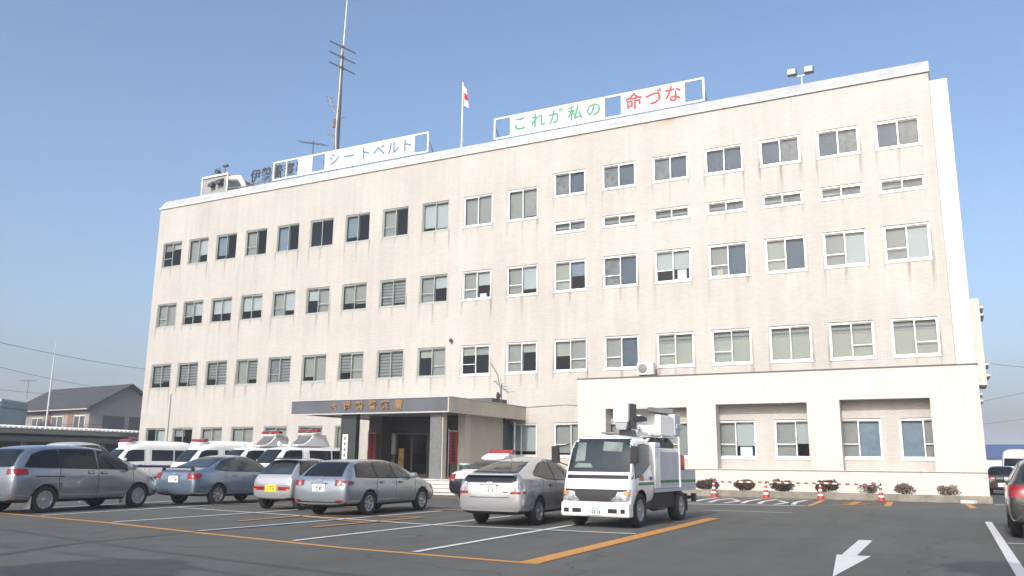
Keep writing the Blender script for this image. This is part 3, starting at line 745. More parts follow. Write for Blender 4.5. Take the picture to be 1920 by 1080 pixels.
def car(name, label, cat, x, y, rot, st, body, axles, wx, side, rear, front, lamps, plate_txt, plate_pos, handles=(), mirror_at=None,
        seams=(), bottom=None, rim='alloy', group=None, plate_m=None, glass=None, headlamps=(), arch=None, extra=None, rub=None, scale=(1, 1, 1), seamw=.012):
    root = thing(name, label, cat, (x, y, 0), rot, group); root.scale = scale
    mats = [body, UNDER]
    if bottom: mats.append(bottom[0])
    me, bvh = shell('body', st, mats, [(a, r, wx) for a, r in axles], arch or axles[0][1]+.045)
    if bottom:
        for p in me.polygons:
            if p.material_index == 0 and p.center.z < bottom[1](p.center.y): p.material_index = 2
    # dark sills and underside
    for p in me.polygons:
        if p.normal.z < -.75 and p.center.z < .5: p.material_index = 1
    b = link('body', me, root, True)
    gl = glass or CGLASS
    for s in (1, -1):
        for lo, hi in side:
            w = MB(); patch(w, bvh, lo, hi, 'x', s, .004, 1, grow=.022); patch(w, bvh, lo, hi, 'x', s, .008, 0)
            part('side_window', w, [gl, SEAL], root, True)
        if seams:
            q = MB()
            for pts in seams: strip(q, bvh, pts, seamw, 'x', s, .003)
            part('door_seam', q, SEAL, root, True)
        for hy, hz in handles:
            q = MB(); patch(q, bvh, [(hy-.10, hz-.03), (hy+.10, hz-.03)], [(hy-.10, hz+.03), (hy+.10, hz+.03)], 'x', s, .003, 1, 8, 2)
            patch(q, bvh, [(hy-.09, hz-.012), (hy+.09, hz-.012)], [(hy-.09, hz+.018), (hy+.09, hz+.018)], 'x', s, .03, 0, 8, 2)
            part('door_handle', q, [body, SEAL], root, True)
        if mirror_at:
            my, mz, mx = mirror_at
            q = MB(); pr_ = [(-.09, -.06), (.05, -.075), (.09, -.02), (.08, .07), (-.06, .085), (-.10, .03)]
            q.prism([(my+a_, mz+c_) for a_, c_ in pr_], 'x', *sorted((s*mx, s*(mx+.19))))
            q.bar((s*(mx-.12), my, mz-.05), (s*(mx+.02), my, mz-.03), .05)
            part('door_mirror', q, body, root, True, bevel=.025)
        if rub:
            q = MB(); strip(q, bvh, rub, .035, 'x', s, .006); part('rubbing_strip', q, SEAL, root, True)
    for nm, wins, sg in (('rear_window', rear, -1), ('windscreen', front, 1)):
        for lo, hi in wins:
            w = MB(); patch(w, bvh, lo, hi, 'y', sg, .004, 1, 16, 8, grow=.02); patch(w, bvh, lo, hi, 'y', sg, .008, 0, 16, 8)
            part(nm, w, [gl, SEAL], root, True)
    for m, lo, hi, ax_, sg in lamps:
        for k in ((1, -1) if ax_ == 'y' else (1, -1)):
            q = MB()
            if ax_ == 'y':
                l2, h2 = (lo, hi) if k > 0 else mirror(lo, hi); patch(q, bvh, l2, h2, 'y', sg, .012, 0, 8, 4)
            else: patch(q, bvh, lo, hi, 'x', k, .012, 0, 8, 4)
            part('tail_lamp' if sg < 0 else 'headlamp', q, m, root, True)
    if plate_txt:
        px_, py_, pz_ = plate_pos; plate(root, px_, py_, pz_, plate_txt, plate_m or PLATEW)
    add_wheels(root, axles, wx, .20, rim)
    if extra: extra(root, bvh, body)
    return root

def rearbar(root, bvh, m, items, name='bumper_trim'):
    q = MB()
    for lo, hi in items: patch(q, bvh, lo, hi, 'y', -1, .006, 0, 16, 2)
    part(name, q, m, root, True)

# silver-blue estate
def wagon_extra(root, bvh, body):
    rearbar(root, bvh, SEAL, [([(-.70, .36), (.70, .36)], [(-.70, .385), (.70, .385)]), ([(-.26, .835), (.26, .835)], [(-.26, .86), (.26, .86)])])
    q = MB(); patch(q, bvh, [(-.06, .90), (.06, .90)], [(-.05, .95), (.05, .95)], 'y', -1, .014, 0, 6, 2)
    part('badge', q, CHROME, root, True)
    q = MB()
    for s in (-.66, .66): patch(q, bvh, [(s-.10, .39), (s+.10, .39)], [(s-.10, .43), (s+.10, .43)], 'y', -1, .012, 0, 6, 2)
    part('rear_reflector', q, LAMPR, root, True)
wag_st = [(-2.35, .42, .60, .64, .60, .64, .54), (-2.32, .30, .78, .90, .80, .82, .66), (-2.24, .27, .92, 1.0, .845, .85, .68), (-2.12, .25, .97, 1.14, .865, .862, .66),
          (-1.80, .24, .97, 1.43, .875, .87, .60), (-1.5, .23, .965, 1.475, .88, .88, .58), (-.3, .22, .95, 1.50, .885, .89, .58), (.35, .22, .94, 1.46, .88, .885, .57),
          (.75, .22, .94, 1.27, .88, .88, .62), (1.2, .22, .93, 1.02, .875, .87, .70), (1.75, .24, .84, .92, .865, .85, .66), (2.12, .26, .74, .80, .83, .79, .55),
          (2.31, .32, .62, .66, .68, .66, .5), (2.36, .40, .57, .6, .56, .56, .42)]
car('estate_car', 'silver blue estate car with dark tinted rear window parked in the middle of the lot', 'car', -14.28, 19.25, R(4), wag_st,
    paint('silver_blue_paint', (.30, .345, .375), .68), [(-1.29, .32), (1.39, .32)], .875,
    side=[([(-1.86, 1.02), (-1.2, 1.0), (-.98, .995)], [(-1.72, 1.30), (-1.5, 1.385), (-.98, 1.41)]), ([(-.93, .995), (-.08, .98)], [(-.93, 1.412), (-.10, 1.42)]),
          ([(-.02, .98), (.88, .965)], [(-.04, 1.42), (.30, 1.385), (.48, 1.30)])],
    rear=[([(-.60, 1.04), (.60, 1.04)], [(-.50, 1.37), (.50, 1.37)])], front=[([(-.66, 1.07), (.66, 1.07)], [(-.52, 1.40), (.52, 1.40)])],
    lamps=[(LAMPR, [(.50, .79), (.80, .79)], [(.50, .93), (.82, .92)], 'y', -1), (LAMPC, [(.58, .80), (.66, .80)], [(.60, .92), (.68, .92)], 'y', -1.001),
           (LAMPR, [(-2.24, .80), (-2.02, .83)], [(-2.20, .92), (-2.0, .90)], 'x', -1), (LAMPC, [(2.02, .62), (2.26, .60)], [(1.86, .76), (2.2, .68)], 'x', 1)],
    plate_txt=[(.045, '三重 300', 0, .05), (-.025, '72 87', .004, .10)], plate_pos=(-.0, -2.335, .74), handles=[(-.75, .86), (.18, .85)],
    mirror_at=(.72, 1.03, .86), seams=[[(-.95, .98), (-1.02, .7), (-.92, .5)], [(-.05, .97), (-.04, .35)], [(.95, .92), (.98, .5)], [(-.9, .3), (.95, .28)]], extra=wagon_extra, scale=(.93, 1.02, .945))

# silver fastback hatch
def prius_extra(root, bvh, body):
    rearbar(root, bvh, mat('bumper_grey', (.20, .20, .21), .5), [([(-.80, .40), (.80, .40)], [(-.80, .455), (.80, .455)])])
    rearbar(root, bvh, SEAL, [([(-.74, .265), (.74, .265)], [(-.76, .33), (.76, .33)]), ([(-.52, .618), (.52, .618)], [(-.54, .632), (.54, .632)])], 'bumper_slot')
    q = MB(); patch(q, bvh, [(-.07, .90), (.07, .90)], [(-.07, .945), (.07, .945)], 'y', -1, .014, 0, 6, 2); part('badge', q, CHROME, root, True)
    rearbar(root, bvh, SEAL, [([(-.25, .875), (.25, .875)], [(-.25, .895), (.25, .895)]), ([(.36, .73), (.52, .73)], [(.36, .745), (.52, .745)])], 'plate_recess_edge')
    part('roof_aerial', MB().tube([(0, -1.05, 1.40), (0, -1.22, 1.62)], .007), BLACKP, root, True)
    q = MB(); q.box(-.62, .62, -2.20, -2.02, 1.085, 1.125); part('spoiler', q, body, root, True, bevel=.02)
pri_st = [(-2.24, .40, .60, .64, .60, .64, .54), (-2.21, .29, .80, .90, .82, .80, .68), (-2.14, .26, .98, 1.10, .85, .80, .68), (-2.02, .25, 1.0, 1.15, .86, .82, .68),
          (-1.6, .24, 1.01, 1.27, .865, .845, .62), (-1.0, .23, 1.0, 1.42, .87, .86, .58), (-.3, .22, .97, 1.52, .87, .87, .56), (.15, .22, .95, 1.53, .87, .87, .56),
          (.65, .22, .94, 1.39, .87, .87, .60), (1.35, .22, .91, 1.04, .87, .85, .70), (1.8, .24, .82, .90, .85, .81, .6), (2.1, .28, .70, .76, .80, .73, .5),
          (2.22, .34, .60, .64, .62, .60, .42), (2.26, .42, .55, .58, .5, .5, .35)]
car('hatchback_car', 'silver fastback hatchback with split rear glass parked beside the white lift truck', 'car', -9.13, 18.62, R(2.5), pri_st,
    paint('silver_paint', (.42, .425, .44), .6), [(-1.22, .31), (1.47, .31)], .86,
    side=[([(-1.36, 1.10), (-.75, 1.02), (-.32, .995)], [(-1.30, 1.15), (-.85, 1.33), (-.32, 1.43)]), ([(-.26, .99), (.44, .975)], [(-.26, 1.435), (.40, 1.39)]),
          ([(.50, .972), (1.22, .97)], [(.50, 1.37), (.85, 1.22), (1.05, 1.10)])],
    rear=[([(-.60, 1.165), (.60, 1.165)], [(-.44, 1.37), (.44, 1.37)]), ([(-.70, .955), (.70, .955)], [(-.66, 1.075), (.66, 1.075)])],
    front=[([(-.64, 1.08), (.64, 1.08)], [(-.5, 1.43), (.5, 1.43)])],
    lamps=[(LAMPC, [(.58, .75), (.80, .75)], [(.62, .955), (.79, .95)], 'y', -1), (LAMPR, [(.57, .70), (.81, .70)], [(.58, .76), (.81, .76)], 'y', -1.001),
           (LAMPC, [(-2.10, .75), (-2.0, .77)], [(-2.08, .96), (-2.01, .95)], 'x', -1), (LAMPR, [(-2.12, .70), (-1.99, .70)], [(-2.10, .76), (-1.99, .76)], 'x', -1.001)],
    plate_txt=[(.045, '三重 300', 0, .05), (-.025, '・5 15', .004, .10)], plate_pos=(-.0, -2.222, .79), handles=[(-.55, .86), (.35, .85)], mirror_at=(.95, 1.03, .85),
    seams=[[(-1.0, 1.0), (-1.08, .75), (-.86, .42)], [(-.29, .97), (-.27, .32)], [(.95, .92), (.96, .45)], [(-.85, .28), (.95, .26)]], extra=prius_extra, glass=CGLASS, scale=(.89, 1, .985))

# blue-silver saloon
def sedan_extra(root, bvh, body):
    rearbar(root, bvh, SEAL, [([(-.27, .86), (.27, .86)], [(-.27, .88), (.27, .88)]), ([(-.74, .30), (.74, .30)], [(-.76, .325), (.76, .325)])])
    q = MB(); patch(q, bvh, [(-.06, .91), (.06, .91)], [(-.06, .95), (.06, .95)], 'y', -1, .014, 0, 6, 2); part('badge', q, CHROME, root, True)
    q = MB().box(-.60, .60, -2.20, -2.07, 1.085, 1.115); q.box(-.62, -.56, -2.17, -2.06, 1.0, 1.09); q.box(.56, .62, -2.17, -2.06, 1.0, 1.09)
    part('boot_spoiler', q, BLACKP, root, True, bevel=.012)
sed_st = [(-2.28, .42, .60, .66, .56, .6, .5), (-2.25, .30, .84, .96, .80, .79, .66), (-2.12, .27, .93, 1.05, .83, .815, .68), (-1.7, .25, .95, 1.09, .85, .84, .70),
          (-1.3, .24, .95, 1.27, .855, .85, .62), (-.85, .23, .94, 1.45, .86, .86, .56), (-.4, .22, .94, 1.50, .86, .86, .56), (.2, .22, .93, 1.50, .86, .86, .56),
          (.55, .22, .93, 1.40, .86, .86, .60), (1.2, .22, .92, 1.03, .85, .84, .68), (1.75, .24, .84, .92, .84, .81, .62), (2.12, .27, .73, .79, .79, .74, .5),
          (2.25, .34, .60, .64, .62, .60, .42), (2.29, .42, .55, .58, .5, .5, .35)]
SED = dict(axles=[(-1.27, .31), (1.43, .31)], wx=.85,
    side=[([(-1.38, 1.06), (-.95, 1.02), (-.30, 1.0)], [(-1.32, 1.11), (-.95, 1.33), (-.30, 1.42)]), ([(-.24, 1.0), (.98, .99)], [(-.24, 1.42), (.25, 1.41), (.62, 1.26), (.86, 1.08)])],
    rear=[([(-.62, 1.13), (.62, 1.13)], [(-.47, 1.40), (.47, 1.40)])], front=[([(-.64, 1.08), (.64, 1.08)], [(-.5, 1.40), (.5, 1.40)])],
    lamps=[(LAMPR, [(.56, .77), (.80, .77)], [(.52, .95), (.80, .93)], 'y', -1), (LAMPC, [(.58, .74), (.72, .74)], [(.58, .775), (.72, .775)], 'y', -1.001),
           (LAMPR, [(-2.20, .77), (-2.0, .80)], [(-2.18, .94), (-1.96, .92)], 'x', -1)],
    plate_txt=[(.045, '三重 500', 0, .05), (-.025, '・・ 81', .004, .10)], plate_pos=(-.0, -2.275, .77), handles=[(-.62, .86), (.30, .85)], mirror_at=(.80, 1.04, .84),
    seams=[[(-1.0, 1.0), (-1.05, .7), (-.9, .45)], [(-.27, .97), (-.26, .32)], [(1.0, .92), (1.02, .45)], [(-.88, .28), (1.0, .26)]])
car('saloon_car', 'pale blue silver saloon with small black boot spoiler parked behind the minivan', 'car', -20.98, 20.62, R(2), sed_st, paint('pale_blue_paint', (.215, .28, .36), .66),
    glass=CGLASSL, extra=sedan_extra, **SED)

# silver minivan
def mini_extra(root, bvh, body):
    q = MB()
    for s in (1, -1): strip(q, bvh, [(-1.75, .90), (-.95, .89)], .025, 'x', s, .005)
    part('sliding_door_rail', q, SEAL, root, True)
    rearbar(root, bvh, CHROME, [([(-.76, .455), (.76, .455)], [(-.76, .49), (.76, .49)])])
    q = MB()
    for y_ in (-1.78, .98):
        for s in (1, -1): q.box(*sorted((s*.64, s*.845)), y_-.02, y_, .12, .42)
    part('mud_flap', q, mat('mud_flap', (.35, .36, .36), .6), root, True)
mv_st = [(-2.30, .42, .64, .70, .56, .6, .5), (-2.27, .30, .92, 1.08, .80, .80, .66), (-2.16, .27, 1.0, 1.30, .835, .83, .64), (-1.98, .25, 1.03, 1.58, .845, .845, .61),
         (-1.6, .24, 1.03, 1.67, .85, .85, .60), (-.4, .23, 1.02, 1.70, .855, .855, .60), (.35, .23, 1.01, 1.65, .855, .855, .61), (.75, .23, 1.01, 1.47, .855, .85, .62),
         (1.45, .23, 1.0, 1.11, .85, .83, .70), (1.85, .25, .90, .98, .84, .79, .62), (2.12, .28, .78, .84, .78, .72, .5), (2.26, .34, .62, .66, .62, .58, .4), (2.30, .42, .56, .6, .5, .48, .35)]
car('minivan', 'silver minivan with dark side windows at the left edge of the lot', 'minivan', -21.42, 15.42, R(6.5), mv_st, paint('cool_silver_paint', (.28, .305, .335), .72),
    [(-1.42, .33), (1.40, .33)], .85,
    side=[([(-1.98, 1.14), (-1.5, 1.12), (-1.08, 1.11)], [(-1.93, 1.22), (-1.78, 1.42), (-1.5, 1.52), (-1.08, 1.56)]), ([(-1.03, 1.108), (.02, 1.09)], [(-1.03, 1.562), (.0, 1.57)]),
          ([(.08, 1.09), (1.22, 1.06)], [(.08, 1.568), (.42, 1.53), (.78, 1.36), (1.05, 1.17)])],
    rear=[([(-.66, 1.14), (.66, 1.14)], [(-.54, 1.54), (.54, 1.54)])], front=[([(-.66, 1.16), (.66, 1.16)], [(-.54, 1.56), (.54, 1.56)])],
    lamps=[(LAMPR, [(.55, .95), (.80, .95)], [(.55, 1.08), (.80, 1.08)], 'y', -1), (LAMPR, [(-2.22, .92), (-1.93, .95)], [(-2.16, 1.09), (-1.95, 1.08)], 'x', -1),
           (LAMPC, [(1.95, .70), (2.20, .66)], [(1.78, .86), (2.12, .76)], 'x', 1)],
    plate_txt=[(.045, '三重 500', 0, .05), (-.025, '・3 28', .004, .10)], plate_pos=(0, -2.295, .72), handles=[(-.18, .98), (.22, .97)], mirror_at=(1.02, 1.12, .84),
    seams=[[(-1.06, 1.1), (-1.10, .8), (-1.05, .5)], [(.05, 1.08), (.06, .32)], [(1.18, 1.03), (1.15, .45)], [(-1.0, .30), (1.1, .28)]], rim='cap', extra=mini_extra, scale=(1, 1.09, 1))

# small kei hatchback with a yellow plate
def kei_extra(root, bvh, body):
    rearbar(root, bvh, mat('bumper_grey', (.20, .20, .21), .5), [([(-.60, .40), (.60, .40)], [(-.60, .44), (.60, .44)]), ([(-.62, .645), (.62, .645)], [(-.62, .675), (.62, .675)])])
    q = MB(); q.box(-.52, .52, -1.42, -1.05, 1.385, 1.42); part('roof_spoiler', q, BLACKP, root, True, bevel=.015)
    q = MB(); q.bar((.0, -1.56, .90), (.04, -1.60, .84), .03); q.bar((-.3, -1.43, 1.0), (.0, -1.52, .955), .016); part('rear_wiper', q, BLACKP, root, True)
kei_st = [(-1.68, .42, .60, .66, .5, .54, .46), (-1.65, .30, .78, .86, .66, .66, .57), (-1.56, .27, .88, .99, .685, .68, .57), (-1.22, .25, .90, 1.34, .695, .69, .52), (-.95, .24, .90, 1.42, .70, .70, .52),
          (.1, .23, .89, 1.43, .70, .70, .52), (.45, .23, .89, 1.30, .70, .70, .54), (.95, .23, .88, 1.0, .695, .69, .58), (1.35, .25, .80, .88, .68, .65, .5), (1.6, .30, .66, .7, .56, .52, .4), (1.67, .4, .58, .6, .42, .42, .3)]
car('kei_car', 'tiny silver hatchback with a yellow number plate squeezed beside the estate car', 'car', -17.05, 19.95, R(3), kei_st, paint('kei_silver_paint', (.44, .445, .46), .5),
    [(-1.12, .27), (1.12, .27)], .69,
    side=[([(-1.30, .96), (-.30, .95)], [(-1.12, 1.31), (-.30, 1.34)]), ([(-.24, .95), (.72, .94)], [(-.24, 1.34), (.25, 1.30)])],
    rear=[([(-.54, .985), (.54, .985)], [(-.44, 1.33), (.44, 1.33)])], front=[([(-.54, 1.04), (.54, 1.04)], [(-.45, 1.33), (.45, 1.33)])],
    lamps=[(LAMPR, [(.24, .54), (.62, .54)], [(.24, .63), (.62, .63)], 'y', -1), (LAMPO, [(.52, .542), (.63, .542)], [(.52, .575), (.63, .575)], 'y', -1.001)],
    plate_txt=[(.045, '三重 50', 0, .05), (-.025, '・・11', .004, .10)], plate_pos=(-.02, -1.675, .585), handles=[(-.12, .82)], mirror_at=(.55, .98, .69), plate_m=PLATEY,
    seams=[[(-.27, .93), (-.26, .32)]], rim='steel', extra=kei_extra, glass=CGLASSL)

# patrol car: white over black
LBAR = lambda root, y, z, w=1.15: part('light_bar', MB().prism([(y-.14, z), (y+.14, z), (y+.10, z+.13), (y-.10, z+.13)], 'x', -w/2, w/2), LAMPR, root, True, bevel=.02)
def patrol_extra(root, bvh, body):
    q = MB(); q.prism([(-.72, 1.47), (.52, 1.47), (.36, 1.60), (-.22, 1.66), (-.55, 1.57)], 'x', -.46, .46); part('light_bar_base', q, WHITEM, root, True, bevel=.03)
    LBAR(root, .05, 1.665, .95)
car('patrol_car', 'white over black patrol car with a red light bar beyond the silver fastback', 'police car', -14.55, 27.3, R(0), [(a, b, c, d*1.0, e+.02, f+.02, g_) for a, b, c, d, e, f, g_ in sed_st],
    paint('patrol_white_paint', (.82, .82, .81)), bottom=(paint('patrol_black_paint', (.012, .012, .014)), lambda y: .80), extra=patrol_extra, **SED)
car('minivan', 'cream minivan mostly hidden behind the roof of the silver minivan', 'minivan', -28.2, 20.6, R(20), mv_st, paint('cream_paint', (.50, .46, .38)),
    [(-1.42, .33), (1.40, .33)], .85, side=[([(-1.98, 1.14), (-1.08, 1.11)], [(-1.80, 1.52), (-1.08, 1.56)]), ([(-1.03, 1.108), (.02, 1.09)], [(-1.03, 1.562), (.0, 1.57)]), ([(.08, 1.09), (1.22, 1.06)], [(.08, 1.568), (.78, 1.36)])],
    rear=[([(-.66, 1.14), (.66, 1.14)], [(-.54, 1.54), (.54, 1.54)])], front=[([(-.66, 1.16), (.66, 1.16)], [(-.54, 1.56), (.54, 1.56)])],
    lamps=[(LAMPR, [(.55, .95), (.80, .95)], [(.55, 1.08), (.80, 1.08)], 'y', -1)], plate_txt=None, plate_pos=None, scale=(.95, .8, 1.14))

# dark people carrier cut by the right edge of the picture
car('dark_car', 'dark bronze car with red tail lamp cut off by the right edge', 'car', 1.74, 21.5, R(-1.5), [(a, b, c*1.04, d*1.05, e, f, g_) for a, b, c, d, e, f, g_ in wag_st],
    paint('dark_bronze_paint', (.05, .052, .05), .4), [(-1.30, .33), (1.40, .33)], .875,
    side=[([(-1.86, 1.08), (-.98, 1.05)], [(-1.72, 1.36), (-.98, 1.48)]), ([(-.93, 1.05), (-.08, 1.03)], [(-.93, 1.48), (-.10, 1.49)]), ([(-.02, 1.03), (.88, 1.02)], [(-.04, 1.49), (.48, 1.36)])],
    rear=[([(-.60, 1.10), (.60, 1.10)], [(-.50, 1.43), (.50, 1.43)])], front=[([(-.66, 1.12), (.66, 1.12)], [(-.52, 1.46), (.52, 1.46)])],
    lamps=[(LAMPR, [(.56, .78), (.82, .78)], [(.56, 1.02), (.82, 1.02)], 'y', -1), (LAMPR, [(-2.28, .80), (-2.0, .84)], [(-2.22, 1.02), (-1.98, 1.0)], 'x', -1)],
    plate_txt=None, plate_pos=None, handles=[(-.75, .9), (.18, .9)], mirror_at=(.80, 1.08, .86), seams=[[(-.05, 1.0), (-.04, .35)], [(.95, .95), (.98, .5)]])

# white police vans, noses towards the lot
van_hi = [(-2.42, .46, .95, 1.75, .70, .72, .60), (-2.40, .34, 1.12, 2.10, .80, .81, .66), (-2.25, .32, 1.15, 2.27, .835, .835, .69), (-1.6, .31, 1.15, 2.32, .84, .84, .70), (.45, .31, 1.15, 2.32, .84, .84, .70),
          (.80, .31, 1.15, 2.26, .84, .84, .70), (1.15, .31, 1.15, 2.05, .84, .835, .71), (1.50, .31, 1.13, 1.93, .835, .83, .68), (1.80, .31, 1.10, 1.60, .83, .81, .69), (2.12, .32, 1.02, 1.17, .82, .79, .68),
          (2.32, .34, .90, .98, .79, .74, .6), (2.40, .40, .70, .76, .68, .64, .5), (2.42, .46, .60, .66, .56, .54, .44)]
van_lo = [(a, b, c, min(d, 1.97-.06*(a < -2.38)-.03*(a > 1.0)) if d > 1.6 else d, e, f, g_) for a, b, c, d, e, f, g_ in van_hi]
VW = paint('van_white_paint', (.80, .80, .79)); NAVY = mat('navy_stripe', (.012, .014, .07), .4, coat=.5)
def van(label, x, y, rot, st, hi, extra, group='white police vans backed up to the building'):
    zt = 1.80 if hi else 1.78
    def ex(root, bvh, body):
        q = MB()
        for s in (1, -1): strip(q, bvh, [(-2.3, .955), (2.2, .955)], .12, 'x', s, .004, n=30)
        part('side_stripe', q, NAVY, root, True)
        q = MB(); patch(q, bvh, [(-.62, .60), (.62, .60)], [(-.62, .74), (.62, .74)], 'y', 1, .006, 0); part('grille', q, BLACKP, root, True)
        q = MB(); patch(q, bvh, [(-.78, .33), (.78, .33)], [(-.78, .50), (.78, .50)], 'y', 1, .03, 0); part('front_bumper', q, mat('bumper_grey', (.20, .20, .21), .5), root, True)
        if hi:
            q = MB()
            for s in (1, -1): strip(q, bvh, [(-2.3, 1.93), (1.0, 1.93)], .03, 'x', s, .012, n=24)
            part('roof_gutter', q, body, root, True)
        extra(root, bvh, body)
    return car('police_van', label, 'van', x, y, rot, st, VW, [(-1.25, .33), (1.32, .33)], .83,
        side=[([(-2.18, 1.27), (-1.22, 1.26)], [(-2.12, zt), (-1.22, zt)]), ([(-1.10, 1.26), (.10, 1.25)], [(-1.10, zt), (.10, zt)]), ([(.55, 1.24), (1.72, 1.20)], [(.55, zt), (1.18, zt), (1.40, 1.72)])],
        rear=[([(-.62, 1.25), (.62, 1.25)], [(-.56, 1.78), (.56, 1.78)])], front=[([(-.68, 1.22), (.68, 1.22)], [(-.60, 1.80), (.60, 1.80)])],
        lamps=[(LAMPC, [(.50, .78), (.76, .78)], [(.50, .90), (.76, .90)], 'y', 1)], plate_txt=None, plate_pos=None, handles=[(.70, 1.04), (.0, 1.02)], mirror_at=(1.68, 1.30, .84),
        seams=[[(.48, 1.85), (.48, .4)], [(.20, 1.85), (.20, .4)], [(-1.16, 1.85), (-1.16, .4)]], rim='steel', extra=ex, group=group)
def hi_bar(root, bvh, body):
    part('light_bar_base', MB().prism([(.86, 2.16), (1.40, 1.93), (1.44, 2.18), (.9, 2.30)], 'x', -.42, .42), WHITEM, root, True, bevel=.02)
    part('light_bar', MB().prism([(1.0, 2.29), (1.32, 2.25), (1.28, 2.36), (1.04, 2.39)], 'x', -.62, .62), LAMPR, root, True, bevel=.02)
def board(root, bvh, body):
    q = MB(); q.prism([(.45, 1.99), (-1.25, 1.99), (-1.05, 2.30), (-.95, 2.54), (-.30, 2.54), (-.22, 2.48), (.0, 2.25)], 'x', -.52, .52)
    part('sign_housing', q, mat('housing_grey', (.58, .58, .57), .5), root, True, bevel=.03)
    # the dark display on the sloping front of the housing, with its pale surround
    q = MB(); q.prism([(.30, 2.03), (-.20, 2.46), (-.17, 2.48), (.33, 2.05)], 'x', -.44, .44); part('display', q, mat('display_grey', (.12, .12, .125), .5), root, True)
    q = MB(); q.box(-.60, .60, -.55, -.16, 2.545, 2.60); part('display_hood', q, WHITEM, root, True, bevel=.015)
    q = MB(); q.box(-.6, .6, .40, .72, 1.985, 2.06); part('roof_plinth', q, WHITEM, root, True, bevel=.015)
    for s in (-1, 1): part('light_bar', MB().prism([(-.50, 2.65), (-.22, 2.65), (-.26, 2.77), (-.46, 2.77)], 'x', *sorted((s*.12, s*.72))), LAMPR, root, True, bevel=.02)
    part('light_bar_centre', MB().box(-.118, .118, -.46, -.26, 2.65, 2.73).box(-.08, -.04, -.40, -.32, 2.60, 2.65).box(.04, .08, -.40, -.32, 2.60, 2.65), STEEL, root, True)
    for s in (-1, 1):
        q = MB().lathe([(.03, -.12), (.05, -.02), (.10, .06), (.10, .075), (0, .03)], 14, axis='y', c=(s*.42, .95, 2.10)).box(s*.42-.03, s*.42+.03, .86, .98, 1.96, 2.03)
        part('horn_speaker', q, WHITEM, root, True)
van('white high roof police van with low red light bar, leftmost of the parked row', -39.25, 32.5, math.pi-R(12), van_hi, True, hi_bar)
van('white high roof police van parked second from the left behind the blue saloon', -34.4, 33.0, math.pi-R(12), van_hi, True, hi_bar)
van('white patrol wagon with display board half hidden behind its twin', -30.75, 32.5, math.pi-R(12), van_lo, False, board)
van('white patrol wagon with display board nearest the entrance canopy', -27.3, 31.3, math.pi-R(12), van_lo, False, board)

# far right: white bus-like van from behind, and a small car
def bus_extra(root, bvh, body):
    q = MB(); patch(q, bvh, [(-.50, 1.32), (.50, 1.32)], [(-.50, 1.74), (.50, 1.74)], 'y', -1, .02, 0); part('rear_curtain', q, mat('pale_blind', (.66, .68, .66)), root, True)
car('white_minibus', 'white minibus with small rear window driving away past the right corner of the building', 'minibus', 3.25, 60.5, R(-4), [(a, b, c, d*1.05, e, f, g_) for a, b, c, d, e, f, g_ in van_hi],
    VW, [(-1.25, .33), (1.32, .33)], .83, side=[([(-2.18, 1.27), (-.2, 1.26)], [(-2.12, 1.8), (-.2, 1.8)])], rear=[([(-.66, 1.42), (.66, 1.42)], [(-.62, 1.84), (.62, 1.84)])],
    front=[([(-.68, 1.22), (.68, 1.22)], [(-.60, 1.80), (.60, 1.80)])], lamps=[(LAMPR, [(.66, .75), (.78, .75)], [(.66, 1.0), (.78, 1.0)], 'y', -1)], plate_txt=None, plate_pos=None, rim='steel')
car('small_dark_car', 'small dark car with red tail lamp squeezed between building corner and minibus', 'car', 1.95, 50.4, R(-3), kei_st, paint('dark_red_paint', (.06, .03, .03)),
    [(-1.12, .27), (1.12, .27)], .69, side=[([(-1.30, .96), (.6, .94)], [(-1.12, 1.31), (.2, 1.32)])],
    rear=[([(-.54, .985), (.54, .985)], [(-.44, 1.33), (.44, 1.33)])], front=[([(-.54, 1.04), (.54, 1.04)], [(-.45, 1.33), (.45, 1.33)])],
    lamps=[(LAMPR, [(.38, .78), (.62, .78)], [(.38, .92), (.62, .92)], 'y', -1), (LAMPC, [(.40, .62), (.62, .62)], [(.40, .77), (.62, .77)], 'y', -1.001)],
    plate_txt=[(-.0, '・ 12', .004, .10)], plate_pos=(0, -1.675, .5), rim='steel')

# ------------------------------------------------------------------ aerial lift truck
tr = thing('lift_truck', 'white aerial lift truck with bucket folded over its cab and green side stripe', 'truck', (-6.93, 19.75, 0), math.pi-R(1.5)); tr.scale = (.90, 1, .99)
TW = paint('truck_white_paint', (.80, .80, .78)); TG = mat('cabinet_grey', (.50, .53, .56), .45, metal=.2, var=.08, vscale=2)
GRN = mat('green_stripe', (.03, .16, .06), .4); BLUEB = mat('navy_band', (.006, .006, .020), .5)
cab_st = [(.70, .60, 1.10, 1.72, .74, .76, .66), (.73, .50, 1.15, 1.94, .86, .86, .78), (.85, .46, 1.18, 2.0, .87, .87, .81), (1.45, .42, 1.18, 2.02, .875, .875, .82), (1.74, .40, 1.18, 2.0, .875, .875, .825), (1.92, .38, 1.17, 1.90, .875, .872, .825),
          (2.10, .36, 1.12, 1.28, .875, .87, .84), (2.17, .34, .96, 1.13, .875, .868, .85), (2.25, .30, .76, .98, .872, .868, .84), (2.29, .28, .60, .80, .86, .86, .82), (2.31, .31, .52, .70, .82, .82, .78), (2.315, .36, .50, .64, .7, .7, .66)]
